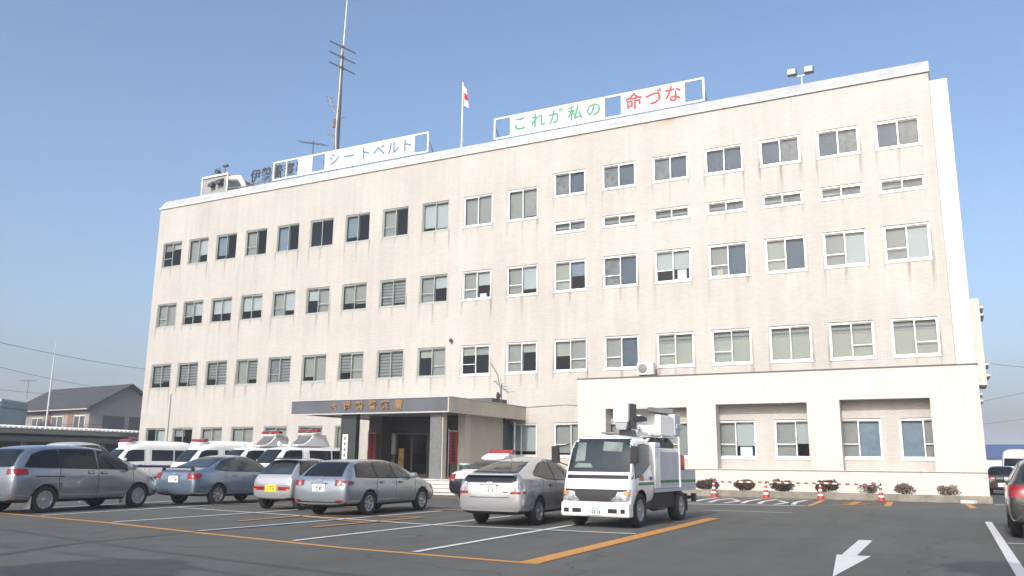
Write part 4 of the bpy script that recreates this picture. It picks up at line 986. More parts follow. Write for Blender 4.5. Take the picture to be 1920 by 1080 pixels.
# the cab front is steeper than a car's, so it is lofted with its own flat cap
me, bvh = shell('cab', cab_st, [TW, UNDER], [(1.62, .37, .86)], .44)
for p in me.polygons:
    if p.normal.z < -.75 and p.center.z < .6: p.material_index = 1
link('cab', me, tr, True)
w = MB(); patch(w, bvh, [(-.78, 1.215), (.78, 1.215)], [(-.72, 1.92), (.72, 1.92)], 'y', 1, .004, 1, 18, 8, grow=.035); patch(w, bvh, [(-.78, 1.23), (.78, 1.23)], [(-.72, 1.905), (.72, 1.905)], 'y', 1, .010, 0, 18, 8)
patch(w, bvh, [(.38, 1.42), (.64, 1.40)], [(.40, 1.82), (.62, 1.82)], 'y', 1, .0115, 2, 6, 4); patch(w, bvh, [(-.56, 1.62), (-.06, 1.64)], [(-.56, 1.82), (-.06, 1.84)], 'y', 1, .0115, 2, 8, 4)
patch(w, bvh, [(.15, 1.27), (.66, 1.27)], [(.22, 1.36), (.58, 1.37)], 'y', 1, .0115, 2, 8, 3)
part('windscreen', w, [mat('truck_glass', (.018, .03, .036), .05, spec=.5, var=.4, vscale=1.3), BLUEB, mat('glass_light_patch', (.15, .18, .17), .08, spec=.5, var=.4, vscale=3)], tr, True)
for s in (1, -1):
    w = MB(); lo, hi = [(.95, 1.36), (1.22, 1.25), (1.66, 1.10), (1.96, 1.06)], [(.95, 1.76), (1.3, 1.79), (1.66, 1.77), (1.90, 1.36)]
    patch(w, bvh, lo, hi, 'x', s, .004, 1, grow=.02); patch(w, bvh, lo, hi, 'x', s, .009, 0); part('side_window', w, [mat('truck_side_glass', (.13, .135, .12), .12, spec=.5), SEAL], tr, True)
    q = MB(); strip(q, bvh, [(.80, .93), (1.80, .93)], .06, 'x', s, .005); part('side_stripe', q, GRN, tr, True)
    q = MB(); strip(q, bvh, [(.84, 1.95), (.86, .60)], .014, 'x', s, .004); strip(q, bvh, [(1.92, 1.05), (1.93, .75)], .014, 'x', s, .004); part('door_seam', q, SEAL, tr, True)
    q = MB(); patch(q, bvh, [(1.46, 1.0), (1.72, 1.0)], [(1.46, 1.10), (1.72, 1.10)], 'x', s, .006); part('indicator', q, mat('orange_decal', (.45, .13, .05), .4), tr, True)
    q = MB(); patch(q, bvh, [(.92, 1.0), (1.06, 1.0)], [(.92, 1.08), (1.06, 1.08)], 'x', s, .012); part('door_handle', q, BLACKP, tr, True)
    q = MB().prism([(s*.93, 1.36), (s*1.12, 1.38), (s*1.13, 1.73), (s*.95, 1.75)], 'y', 2.30, 2.40); q.bar((s*.84, 1.92, 1.80), (s*1.0, 2.34, 1.72), .025); q.bar((s*.86, 1.95, 1.30), (s*1.0, 2.34, 1.40), .025)
    part('door_mirror', q, BLACKP, tr, True, bevel=.02)
    lo, hi = [(s*.40, .565), (s*.66, .555), (s*.85, .575)], [(s*.42, .61), (s*.62, .735), (s*.86, .80)]
    q = MB(); patch(q, bvh, lo, hi, 'y', 1, .014, 0, 10, 5); part('headlamp', q, LAMPC, tr, True)
    q = MB(); patch(q, bvh, [(s*.74, .70), (s*.845, .70)], [(s*.75, .77), (s*.85, .77)], 'y', 1, .02, 0, 6, 3); part('indicator', q, LAMPO, tr, True)
q = MB(); patch(q, bvh, [(-.86, 1.035), (.86, 1.035)], [(-.86, 1.115), (.86, 1.115)], 'y', 1, .010, 0, 24, 3); part('front_band', q, BLUEB, tr, True)
q = MB(); patch(q, bvh, [(-.86, .775), (-.4, .76), (.4, .76), (.86, .775)], [(-.86, .815), (.86, .815)], 'y', 1, .012, 1, 24, 3); patch(q, bvh, [(-.48, .555), (.48, .555)], [(-.56, .765), (.56, .765)], 'y', 1, .010, 0, 24, 4)
part('grille', q, [mat('grille_black', (.018, .018, .02), .6), BLUEB], tr, True)
q = MB(); 
for i in range(9): patch(q, bvh, [(-.4+i*.1-.012, .59), (-.4+i*.1+.012, .59)], [(-.4+i*.1-.012, .70), (-.4+i*.1+.012, .70)], 'y', 1, .022, 0, 4, 3)
part('grille_bar', q, mat('grille_grey', (.028, .028, .03), .6), tr, True)
bp_ = MB(); bp_.prism([(2.10, .235), (2.36, .235), (2.385, .30), (2.375, .535), (2.10, .535)], 'x', -.875, .875)
bump = part('bumper', bp_, TW, tr, True, bevel=.03)
for xa, xb in ((-.78, -.66), (-.58, -.34), (.34, .58), (.66, .80)): part('bumper_opening', MB().box(xa, xb, 2.34, 2.388, .315, .415), BLACKP, bump, True, bevel=.012)
plate(tr, 0, 2.384, .37, [(.045, '三重 800', 0, .05), (-.03, '・23-16', .004, .105)], PLATEW, nose=1)
q = MB(); q.lathe([(.062, 0), (.062, .012), (.048, .012), (.048, 0)], 24, axis='y', c=(0, 2.232, .885)); q.lathe([(.02, 0), (.02, .012), (.012, .012), (.012, 0)], 16, axis='y', c=(0, 2.232, .90))
q.box(-.045, .045, 2.232, 2.244, .903, .913)
part('badge', q, mat('badge_grey', (.35, .35, .36), .3, metal=.6), tr, True)
q = MB(); patch(q, bvh, [(-.62, .855), (-.36, .855)], [(-.62, .868), (-.36, .868)], 'y', 1, .012, 0, 6, 1); part('nameplate', q, mat('badge_grey', (.35, .35, .36)), tr, True)
q = MB()
for x_ in (.55, -.02): q.bar((x_, 2.10, 1.20), (x_-.52, 2.035, 1.33), .018); q.bar((x_, 2.13, 1.17), (x_, 2.10, 1.22), .03)
part('wiper', q, BLACKP, tr, True)
# chassis
q = MB()
for s in (-.36, .36): q.box(s-.05, s+.05, -2.35, 1.6, .50, .68)
q.box(-.36, .36, -1.32, -1.18, .30, .48); q.box(-.6, .6, -2.4, -2.3, .42, .62); q.box(-.78, -.5, -.3, .3, .32, .60); q.box(.5, .78, -.5, .35, .34, .62); q.box(-.6, .6, -1.0, -.6, .42, .62)
part('chassis', q, DKSTEEL, tr, True)
for x_ in (-.80, .74): part('under_shadow_skirt', MB().box(x_, x_+.06, -.80, 1.15, .36, .70), BLACK, tr, True)  # black skirts added for the under-truck shadow between the wheels
part('fuel_tank', MB().lathe([(0, -.35), (.16, -.35), (.17, -.32), (.17, .32), (.16, .35), (0, .35)], 16, axis='y', c=(-.63, -.05, .45)), STEEL, tr, True)
add_wheels(tr, [(1.62, .37)], .86, .21, 'steel'); add_wheels(tr, [(-1.25, .36)], .86, .30, 'steel')
q = MB()
for s in (-1, 1): q.box(*sorted((s*.55, s*.86)), -1.72, -1.69, .22, .62)
part('mud_flap', q, BLACK, tr, True)
# cabinets
q = MB().box(-.86, .86, -1.10, .64, .80, 1.74); q.box(-.86, -.30, .25, .62, 1.743, 1.86)
cab2 = part('tool_cabinet', q, TW, tr, True, bevel=.02)
for s in (-1, 1):
    for ya, yb in ((-1.04, -.36), (-.34, .34)): part('cabinet_door', MB().box(*sorted((s*.862, s*.874)), ya, yb, .84, 1.66), TG, cab2, True, bevel=.006)
    part('side_stripe', MB().box(*sorted((s*.875, s*.879)), -1.04, .34, .93, .99), GRN, cab2, True)
    part('cabinet_post', MB().box(*sorted((s*.862, s*.90)), -1.14, -1.08, .80, 2.02), WHITEM, cab2, True)
part('deck', MB().box(-.86, .86, -2.45, .64, .72, .797), TG, tr, True)
q = MB()
for s in (-1, 1): q.box(*sorted((s*.83, s*.86)), -2.45, -1.15, .803, 1.22)
q.box(-.83, .83, -2.45, -2.42, .803, 1.22)
dk = part('side_board', q, mat('board_grey', (.52, .55, .57), .5, metal=.1), tr, True)
q = MB()
for s in (-1, 1): q.box(*sorted((s*.861, s*.865)), -2.44, -1.17, .92, .98)
part('side_stripe', q, GRN, dk, True)
q = MB(); q.bar((.0, -2.5, .55), (.0, -2.46, .9), .1); q.box(-.8, .8, -2.62, -2.46, .48, .56); q.box(-.8, -.66, -2.64, -2.58, .40, .62); q.box(.66, .8, -2.64, -2.58, .40, .62)
part('rear_step', q, DKSTEEL, tr, True)
q = MB().lathe([(0, 0), (.11, 0), (.13, .02), (.13, .60), (.11, .64), (.05, .66), (0, .66)], 18, c=(-.62, -1.45, 1.0)); q.lathe([(0, 0), (.08, 0), (.08, .55), (0, .58)], 14, c=(-.70, -1.78, 1.02))
part('red_drum', q, mat('red_drum', (.48, .05, .035), .4, coat=.4), tr, True)
q = MB(); P = [(-.55, -.62), (-.6, -.1), (-.52, .28), (.2, .30), (.3, -.5)]
random.seed(11)
q = MB(); nx, ny = 8, 8
def tarp(i, j, top):
    x_ = -.84+i/(nx-1)*.42; y_ = -.78+j/(ny-1)*1.05
    return (x_, y_, 1.743 if not top else 1.93+.05*math.sin(j*1.7)+.03*math.cos(i*2.3)-(.12 if i in (0, nx-1) or j in (0, ny-1) else 0))
q.add([tarp(i, j, True) for j in range(ny) for i in range(nx)], [(j*nx+i, j*nx+i+1, (j+1)*nx+i+1, (j+1)*nx+i) for j in range(ny-1) for i in range(nx-1)], 0, True)
edge = [(i, 0) for i in range(nx)]+[(nx-1, j) for j in range(1, ny)]+[(i, ny-1) for i in range(nx-2, -1, -1)]+[(0, j) for j in range(ny-2, 0, -1)]
for a_, b_ in zip(edge, edge[1:]+edge[:1]): q.quad(tarp(*a_, True), tarp(*b_, True), tarp(*b_, False), tarp(*a_, False))
part('folded_tarpaulin', q, mat('black_tarpaulin', (.015, .017, .025), .45, bump=.6, bscale=9), tr, True)
q = MB(); 
for s in (-.84, -.32): q.bar((s, -1.1, 2.0), (s, .1, 2.0), .03)
q.bar((-.84, -1.1, 2.0), (.84, -1.1, 2.0), .035); q.bar((.84, -1.1, 1.745), (.84, -1.1, 2.0), .035)
part('rack', q, WHITEM, tr, True)
# turret, boom and bucket
part('turret', MB().lathe([(0, .8), (.42, .8), (.42, .92), (.30, .95), (.28, 1.95), (.34, 2.0), (0, 2.0)], 20, c=(.10, -.35, 0)), WHITEM, tr, True)
BX = -.42
boom = part('boom', MB().box(BX-.36, BX+.34, -1.0, -.02, 2.03, 2.54), TW, tr, True, bevel=.03)
part('boom_end', MB().box(BX-.40, BX+.38, -1.42, -1.003, 2.06, 2.60).box(BX-.42, BX+.40, -1.52, -1.10, 2.23, 2.36), TG, boom, True, bevel=.02)
part('upper_boom', MB().prism([(-1.4, 2.62), (.45, 2.60), (.55, 2.65), (.45, 2.70), (-1.4, 2.74)], 'x', BX-.22, BX+.20), mat('boom_cream', (.50, .48, .40), .5), boom, True, bevel=.015)
q = MB(); q.tube([(BX+.46, .42, 2.70), (BX+.50, .50, 2.5), (BX+.44, .52, 2.3), (BX+.52, .48, 2.1), (BX+.50, .42, 1.95)], .06, 8); q.tube([(BX+.36, .40, 2.55), (BX+.40, .52, 2.4), (BX+.34, .50, 2.15)], .04, 8)
q.box(BX+.38, BX+.56, .38, .54, 2.64, 2.76); q.box(BX+.40, BX+.56, .40, .54, 2.28, 2.40); q.bar((BX+.1, -.05, 2.45), (BX+.5, .45, 2.5), .08)
part('hydraulic_hose', q, BLACK, boom, True)
q = MB()
for z_ in (2.2, 2.42): q.lathe([(0, 0), (.05, 0), (.05, .09), (.03, .12), (0, .12)], 12, axis='y', c=(BX+.22, -.015, z_))
q.lathe([(0, 0), (.07, 0), (.07, .08), (0, .1)], 12, axis='y', c=(BX+.50, .53, 2.70)); part('fitting', q, CHROME, boom, True)
bk = MB(); KX = -.27; pts = [(KX-.17, 2.30), (KX+.17, 2.30), (KX+.20, 2.33), (KX+.20, 2.72), (KX+.18, 2.75), (KX-.19, 2.75), (KX-.21, 2.72), (KX-.20, 2.33)]
bk.prism(pts, 'y', .95, 1.40)
bucket = part('bucket', bk, mat('bucket_white', (.80, .80, .79), .4), tr, True, bevel=.03)
part('bucket_floor', MB().prism([(KX-.13, 2.12), (KX+.13, 2.12), (KX+.18, 2.297), (KX-.18, 2.297)], 'y', 1.0, 1.38), mat('bucket_grey', (.30, .31, .32), .5), bucket, True, bevel=.03)
part('bucket_bracket', MB().box(KX-.29, KX-.215, 1.05, 1.3, 2.15, 2.72).prism([(KX-.30, 1.95), (KX+.12, 1.95), (KX+.08, 2.117), (KX-.24, 2.117)], 'y', 1.05, 1.3).bar((KX-.30, .5, 2.4), (KX-.25, 1.2, 2.35), .10), BLACKP, bucket, True, bevel=.01)
part('bucket_rest', MB().box(-.30, .30, .90, 1.30, 2.04, 2.08).box(-.26, -.20, 1.0, 1.1, 1.9, 2.04).box(.20, .26, 1.0, 1.1, 1.9, 2.04), STEEL, tr, True)
# ------------------------------------------------------------------ roof: slogan boards, letters, mast, flag, lamps
YS = D+.62; ZR = ZW+.72
SF = mat('board_white', (.66, .66, .66), .5); SB = mat('sign_blue', (.10, .16, .29), .6); SG = mat('sign_green', (.05, .26, .15), .6); SRD = mat('sign_red', (.40, .022, .04), .6)
def board_sign(label, x0, x1, z0, z1, panels, texts, mullions):
    t = thing('roof_sign', label, 'sign', ((x0+x1)/2, YS, z0))
    f = MB(); b = .09
    f.box(x0, x1, YS-.05, YS+.05, z0, z0+b); f.box(x0, x1, YS-.05, YS+.05, z1-b, z1)
    f.box(x0, x0+b, YS-.05, YS+.05, z0+b, z1-b); f.box(x1-b, x1, YS-.05, YS+.05, z0+b, z1-b)
    for m_ in mullions: f.box(m_-.04, m_+.04, YS-.048, YS+.048, z0+b, z1-b)
    part('frame', f, WHITEM, t)
    for a_, c_ in panels: part('panel', MB().box(a_, c_, YS-.03, YS+.03, z0+b, z1-b), SF, t)
    n_ = int((x1-x0)//2)
    for i in range(n_+1):
        q = MB(); xx = x0+.05+(x1-x0-.1)*i/n_; q.bar((xx, YS+.02, ZR-.1), (xx, YS+.02, z0), .05); q.bar((xx, YS+1.0, ZR-.1), (xx, YS+.06, z0+.8), .04)
        part('support_strut', q, STEEL, t)
    for s_, xs_, m_, size in texts:
        for ch, xx in zip(s_, xs_):
            q = MB().merge(text_mb(ch, .018, .006, size), facing(xx, YS-.038, (z0+z1)/2+.0)); part('character', q, m_, t)
    return t
Z0, Z1 = 19.62, 20.92
board_sign('white rooftop slogan board with blue katakana and open framed cells', -39.1, -26.75, Z0, Z1, [(-36.85, -35.75), (-34.65, -27.85)],
           [('シートベルト', [-33.95, -32.75, -31.5, -30.4, -29.35, -28.35], SB, .92)], [-37.95, -36.9, -34.65, -27.8])
board_sign('white rooftop slogan board with green and red characters', -22.25, -9.93, Z0-.02, Z1-.02, [(-21.15, -15.45), (-14.42, -11.0)],
           [('これが私の', [-20.55, -19.42, -18.32, -17.15, -16.05], SG, .92), ('命づな', [-13.75, -12.65, -11.6], SRD, .98)], [-21.15, -15.45, -14.42, -11.0])
# plain safety emblem block on the blank panel of the first board: a small oval and bars
t = thing('rooftop_letters', 'dark free standing rooftop letters left of the blue slogan board', 'sign', (-41.2, D+3, ZR-.2))
LET = mat('letter_black', (.03, .03, .035), .5)
for ch, xx in zip('伊勢警察署', (-43.1, -42.05, -41.0, -39.95, -38.9)):
    q = MB().merge(text_mb(ch, .012, .025, .98), facing(xx, D+3, 21.30)); part('letter', q, LET, t)
q = MB()
for xx in (-43.1, -42.05, -41.0, -39.95, -38.9):
    q.bar((xx-.25, D+3.1, ZR-.3), (xx-.25, D+3.1, 21.0), .06); q.bar((xx+.25, D+3.1, ZR-.3), (xx+.25, D+3.1, 21.0), .06)
q.bar((-43.6, D+3.1, 20.85), (-38.4, D+3.1, 20.85), .07)
part('letter_rack', q, STEEL, t)
# mast
YM = D+4
t = thing('antenna_mast', 'tall grey rooftop lattice pole with three dark cross arms and white whip', 'antenna', (-36.66, YM, ZR-.3))
part('pole', MB().tube([(-36.66, YM, ZR-.3), (-36.66, YM, 24.0), (-36.64, YM, 27.5), (-36.62, YM, 30.3)], [.21, .19, .15, .11], 10), STEEL, t)
part('whip', MB().tube([(-36.55, YM, 30.0), (-36.40, YM, 35.2)], [.05, .02], 6), WHITEM, t)
for z_ in (30.35, 29.55, 28.75):
    q = MB().tube([(-37.35, YM-.5, z_+.42), (-35.8, YM+.5, z_-.42)], .055, 8); q.box(-36.75, -36.5, YM-.14, YM+.14, z_-.1, z_+.1); part('cross_arm', q, DKSTEEL, t)
q = MB().tube([(-36.75, YM, 25.2), (-37.1, YM-.1, 25.6), (-37.45, YM-.2, 26.7)], .045, 6)
for z_, x_ in ((25.9, -37.2), (26.3, -37.33), (26.6, -37.43)): q.tube([(x_-.2, YM-.3, z_+.05), (x_+.2, YM, z_-.05)], .03, 6)
q.tube([(-36.75, YM, 23.1), (-37.0, YM-.1, 23.4), (-37.2, YM-.2, 24.1)], .045, 6); q.tube([(-36.5, YM, 24.9), (-36.1, YM, 24.9)], .03, 6); q.tube([(-37.3, YM-.3, 23.75), (-36.95, YM, 23.65)], .03, 6)
part('side_antenna', q, STEEL, t)
part('cable_box', MB().box(-36.93, -36.70, YM-.24, YM-.12, 24.2, 24.8), mat('brown_box', (.13, .08, .06), .6), t)
t = thing('tv_antenna', 'small dark television aerial on the roof beside the mast', 'antenna', (-37.9, D+3, ZR-.3))
part('pole', MB().tube([(-37.9, D+3, ZR-.3), (-37.9, D+3, 23.1)], .035, 6), DKSTEEL, t)
q = MB().tube([(-38.8, D+2.6, 23.05), (-37.1, D+3.3, 22.75)], .028, 6)
for k in range(5): q.tube([(-38.7+k*.36, D+2.2+k*.16, 23.03-k*.06), (-38.5+k*.36, D+3.0+k*.16, 23.03-k*.06)], .016, 5)
part('aerial', q, DKSTEEL, t)
# flag
t = thing('flag_pole', 'slim white flagpole on the roof between the two slogan boards', 'flagpole', (-24.97, D+1.5, ZR-.2))
part('pole', MB().tube([(-24.97, D+1.5, ZR-.2), (-24.97, D+1.5, 24.15)], [.05, .035], 8), WHITEM, t)
part('finial', MB().lathe([(0, -.07), (.06, -.03), (.07, .02), (.03, .08), (0, .09)], 12, c=(-24.97, D+1.5, 24.2)), GOLD, t)
q = MB(); nx, nz = 9, 16
def flagv(i, j):
    u, v_ = i/(nx-1), j/(nz-1); xx = -24.93+u*(.20+.25*v_); sag = .45*u
    return (xx, D+1.5+.12*math.sin(u*9+v_*1.5), 23.95-v_*1.35-sag*.6*(1-.3*v_))
q.add([flagv(i, j) for j in range(nz) for i in range(nx)], [], 0, True)
for j in range(nz-1):
    for i in range(nx-1):
        red = (i-4.8)**2/7.5+(j-7.0)**2/9 < 1
        q.f.append((j*nx+i, j*nx+i+1, (j+1)*nx+i+1, (j+1)*nx+i)); q.m.append(1 if red else 0); q.s.append(True)
single('flag', q, [mat('flag_white', (.80, .80, .80), .8), mat('flag_red', (.60, .03, .04), .8)], 'white flag with a red disc hanging limp on the roof flagpole', 'flag')
# floodlights on a T post
t = thing('floodlight', 'pair of dark floodlights on a T shaped post at the roof edge', 'floodlight', (-5.22, D+1.0, ZR))
part('pole', MB().tube([(-5.22, D+1.0, ZR-.2), (-5.22, D+1.0, 20.15)], .035, 8).tube([(-5.62, D+1.0, 20.15), (-4.85, D+1.0, 20.15)], .03, 8), WHITEM, t)
for xx, zz in ((-5.66, 20.34), (-4.86, 20.32)):
    q = MB().prism([(D+.74, zz-.16), (D+1.18, zz-.08), (D+1.22, zz+.10), (D+.80, zz+.20)], 'x', xx-.22, xx+.22)
    o = part('lamp_head', q, mat('lamp_housing', (.16, .18, .18), .4, metal=.4), t, bevel=.03)
    part('lens', MB().quad((xx-.19, D+.725, zz-.12), (xx+.19, D+.725, zz-.12), (xx+.19, D+.78, zz+.17), (xx-.19, D+.78, zz+.17)), mat('lamp_lens', (.45, .47, .47), .1), o)
# roof hut with its louvres, duct and horn speakers
t = thing('roof_hut', 'grey louvred plant hut at the left end of the roof', 'hut', (-47.0, D+3, ZR-.3))
q = MB().box(-48.3, -45.85, D+3, D+5.6, ZR-.3, 21.85)
part('wall', q, mat('hut_cladding', (.27, .28, .275), .6, var=.12, vscale=3, stretch=(6, 6, .4)), t)
part('roof', MB().box(-48.42, -45.75, D+2.9, D+5.7, 21.853, 21.98), WHITEM, t)
for s_ in (-48.36, -45.81): part('corner_post', MB().box(s_-.05, s_+.05, D+2.93, D+2.997, ZR-.3, 21.85), WHITEM, t)
part('vent', MB().prism([(D+2.995, 21.1), (D+2.6, 21.05), (D+2.65, 21.25), (D+2.995, 21.55)], 'x', -47.45, -47.0).prism([(D+2.995, 21.2), (D+2.6, 21.15), (D+2.65, 21.4), (D+2.995, 21.65)], 'x', -46.75, -46.2), DKSTEEL, t)
t = thing('siren_horn', 'dark horn speakers on posts above the roof hut', 'loudspeaker', (-47.7, D+4, 21.98))
part('pole', MB().tube([(-47.8, D+4, 21.98), (-47.8, D+4, 23.0)], .04, 6).tube([(-47.25, D+4, 21.98), (-47.25, D+4, 23.15)], .035, 6), DKSTEEL, t)
part('horn', MB().lathe([(.04, .3), (.07, .15), (.20, -.2), (.20, -.23), (0, -.1)], 14, axis='y', c=(-47.8, D+3.9, 22.65)).box(-47.45, -47.0, D+3.9, D+4.1, 23.0, 23.15).box(-48.3, -47.3, D+3.7, D+4.3, 21.985, 22.12), DKSTEEL, t)
q = MB().tube([(-45.7, D+3.2, 21.6), (-44.6, D+3.0, 21.4), (-44.0, D+2.8, 20.8), (-43.7, D+2.7, 20.2)], [.22, .22, .2, .2], 10); q.box(-45.8, -43.6, D+3.6, D+4.6, ZR-.3, 20.6)
single('roof_duct', q, mat('duct_cream', (.60, .58, .52), .5, var=.1), 'cream curved ventilation duct beside the roof hut', 'duct')
q = MB().box(-43.4, -42.7, D+1.8, D+2.4, ZR-.2, 20.15); q.tube([(-44.2, D+2, ZR-.2), (-44.2, D+2, 20.3)], .08); q.tube([(-44.5, D+1.8, 20.25), (-42.6, D+2.3, 20.3)], .06)
single('roof_pipework', q, mat('pipe_dark', (.14, .14, .145), .6), 'low dark pipes and valve box under the rooftop letters', 'pipework')

# ------------------------------------------------------------------ on and around the building
t = thing('air_conditioner', 'white outdoor air conditioner unit on the annex roof ledge below a window', 'air conditioner', (-13.05, D-.42, AZ+.06))
o = part('casing', MB().box(-13.47, -12.65, D-.57, D-.27, AZ+.13, AZ+.72), mat('unit_ivory', (.74, .73, .68), .5), t, bevel=.02)
q = MB().lathe([(.235, -.015), (.235, 0), (.22, 0)], 28, axis='y', c=(-13.19, D-.585+.012, AZ+.43))
for k in range(1, 6): q.lathe([(.042*k, -.012), (.042*k+.02, -.012), (.042*k+.02, -.004)], 24, axis='y', c=(-13.19, D-.572, AZ+.43))
part('fan_grille', q, mat('grille_grey2', (.30, .30, .28), .5), t)
part('fan', MB().lathe([(0, -.006), (.215, -.006)], 24, axis='y', c=(-13.19, D-.572, AZ+.43)), mat('fan_dark', (.17, .17, .16), .6), t)
part('foot', MB().box(-13.35, -13.2, D-.60, D-.25, AZ+.052, AZ+.128).box(-12.92, -12.77, D-.60, D-.25, AZ+.052, AZ+.128), BLACK, t)
part('pipe', MB().tube([(-12.64, D-.42, AZ+.4), (-12.5, D-.35, AZ+.42), (-12.46, D-.2, AZ+.7), (-12.46, D-.02, AZ+.75)], .03, 6), mat('pipe_wrap', (.45, .43, .38), .7), t)
t = thing('rooftop_aerial', 'dark fan shaped aerial standing on the entrance canopy', 'antenna', (-20.03, 37.5, 4.2))
part('pole', MB().tube([(-20.03, 37.5, 4.18), (-20.03, 37.5, 5.2)], .03, 6).box(-20.2, -19.95, 37.35, 37.6, 4.17, 4.28), DKSTEEL, t)
q = MB().tube([(-20.35, 37.3, 5.35), (-19.7, 37.7, 4.75)], .022, 6)
for k in range(5): q.tube([(-20.3+k*.14, 37.1+k*.08, 5.30-k*.13), (-20.1+k*.14, 37.6+k*.08, 5.36-k*.13)], .012, 5)
part('aerial', q, mat('aerial_grey', (.25, .24, .24), .5, metal=.4), t)
part('dish', MB().lathe([(0, .05), (.12, .03), (.20, -.03), (.20, -.05), (.12, .01), (0, .03)], 16, axis='x', c=(-20.15, 37.45, 4.6)), DKSTEEL, t)
single('antenna_cable', MB().tube([(-21.9, D-.03, 6.6), (-21.3, D-.35, 5.9), (-20.7, 38.6, 5.1), (-20.1, 37.55, 4.55)], .016, 6), BLACK, 'thin black cable drooping from a second floor window to the canopy aerial', 'cable')
single('wall_cable', MB().tube([(-19.75, D-.03, 4.17), (-18.6, D-.03, 4.22), (-17.4, D-.03, 4.26), (-16.56, D-.03, 4.17)], .014, 6), mat('cable_brown', (.28, .24, .2), .7), 'thin cable sagging along the tiles from canopy to annex', 'cable')
# door banners and column sign
def banner(label, x, y, z0, z1, w, rot):
    t = thing('red_banner', label, 'banner', (x, y, z0), 0, 'red banners at the entrance')
    q = MB(); c, s_ = math.cos(rot), math.sin(rot); n_ = 10; wv = []
    for j in range(n_):
        for i in range(7):
            u = (i/6-.5)*w; dpt = .02*math.sin(i*1.6+j*.5); wv.append((x+c*u+s_*dpt, y+s_*u-c*dpt, z0+(z1-z0)*j/(n_-1)))
    q.add(wv, [(j*7+i, j*7+i+1, (j+1)*7+i+1, (j+1)*7+i) for j in range(n_-1) for i in range(6)], 0, True)
    part('cloth', q, mat('banner_red', (.30, .03, .025), .8), t)
    q = MB()
    for k in range(5): q.merge(MB().box(-.11, .11, -.09, -.05, 0, .012).box(-.03, .03, -.14, .1, 0, .012).box(-.10, .10, .05, .09, 0, .012), facing(x+s_*.035, y-c*.035, z0+.22+k*(z1-z0-.4)/4, rot))
    part('lettering', q, mat('banner_dark', (.05, .015, .02), .8), t)
    part('pole', MB().tube([(x-c*w/2, y-s_*w/2, .62), (x-c*w/2, y-s_*w/2, z1+.1)], .018, 6).tube([(x-c*w/2, y-s_*w/2, z1), (x+c*w/2, y+s_*w/2, z1)], .015, 6), WHITEM, t)
banner('red vertical banner at the left of the glass entrance doors', -26.55, 35.7, 1.15, 2.75, .50, 0)
banner('red vertical banner at the right end of the porch by the tiled pillar', -20.62, 33.95, 1.25, 2.75, .62, math.pi/2*.85)
t = thing('column_sign', 'narrow white vertical sign board fixed to the dark left canopy column', 'sign', (-25.6, 32.38, 1.2))
part('board', MB().box(-25.78, -25.48, 32.35, 32.415, 1.0, 2.58), SF, t)
for k in range(5):
    z_ = 2.40-k*.26; q = MB()
    q.box(-25.70, -25.56, 32.338, 32.347, z_-.02, z_+.02); q.box(-25.645, -25.615, 32.336, 32.3465, z_-.08, z_+.08); q.box(-25.69, -25.57, 32.3385, 32.3475, z_-.075, z_-.05)
    part('letter', q, mat('ink_black', (.03, .03, .03), .7), t)
part('red_mark', MB().box(-25.67, -25.59, 32.338, 32.347, 1.06, 1.16), SRD, t)
t = thing('notice_board', 'narrow pale notice board beside the left lobby wall', 'sign', (-25.7, 36.4, .6))
part('board', MB().box(-25.80, -25.55, 36.36, 36.42, 1.7, 2.75), mat('notice_grey', (.40, .38, .34), .7), t)
part('leg', MB().box(-25.70, -25.65, 36.40, 36.44, .6, 1.7), STEEL, t)
single('yellow_poster', MB().box(-25.52, -25.20, 36.60, 36.66, .7, 2.0), mat('poster_ochre', (.42, .26, .06), .7, var=.5, vscale=4), 'ochre poster stand in the shade left of the entrance doors', 'poster')
t = thing('umbrella_bin', 'dark bin with pale rim at the foot of the right canopy column', 'bin', (-19.95, 33.9, .6))
part('drum', MB().lathe([(0, .0), (.22, .0), (.24, .45), (.24, .62), (0, .62)], 18, c=(-20.02, 34.0, .6)), mat('bin_dark', (.02, .03, .035), .5), t)
part('rim', MB().lathe([(.245, .60), (.26, .62), (.26, .68), (.20, .69)], 18, c=(-20.02, 34.0, .6)), mat('bin_teal', (.35, .50, .50), .5), t)
single('white_post', MB().tube([(-20.15, 35.4, .6), (-20.15, 35.4, 1.05)], .07, 10).tube([(-20.15, 35.8, .6), (-20.15, 35.8, 1.05)], .07, 10), WHITEM, 'pair of short white posts by the lobby side wall', 'post')

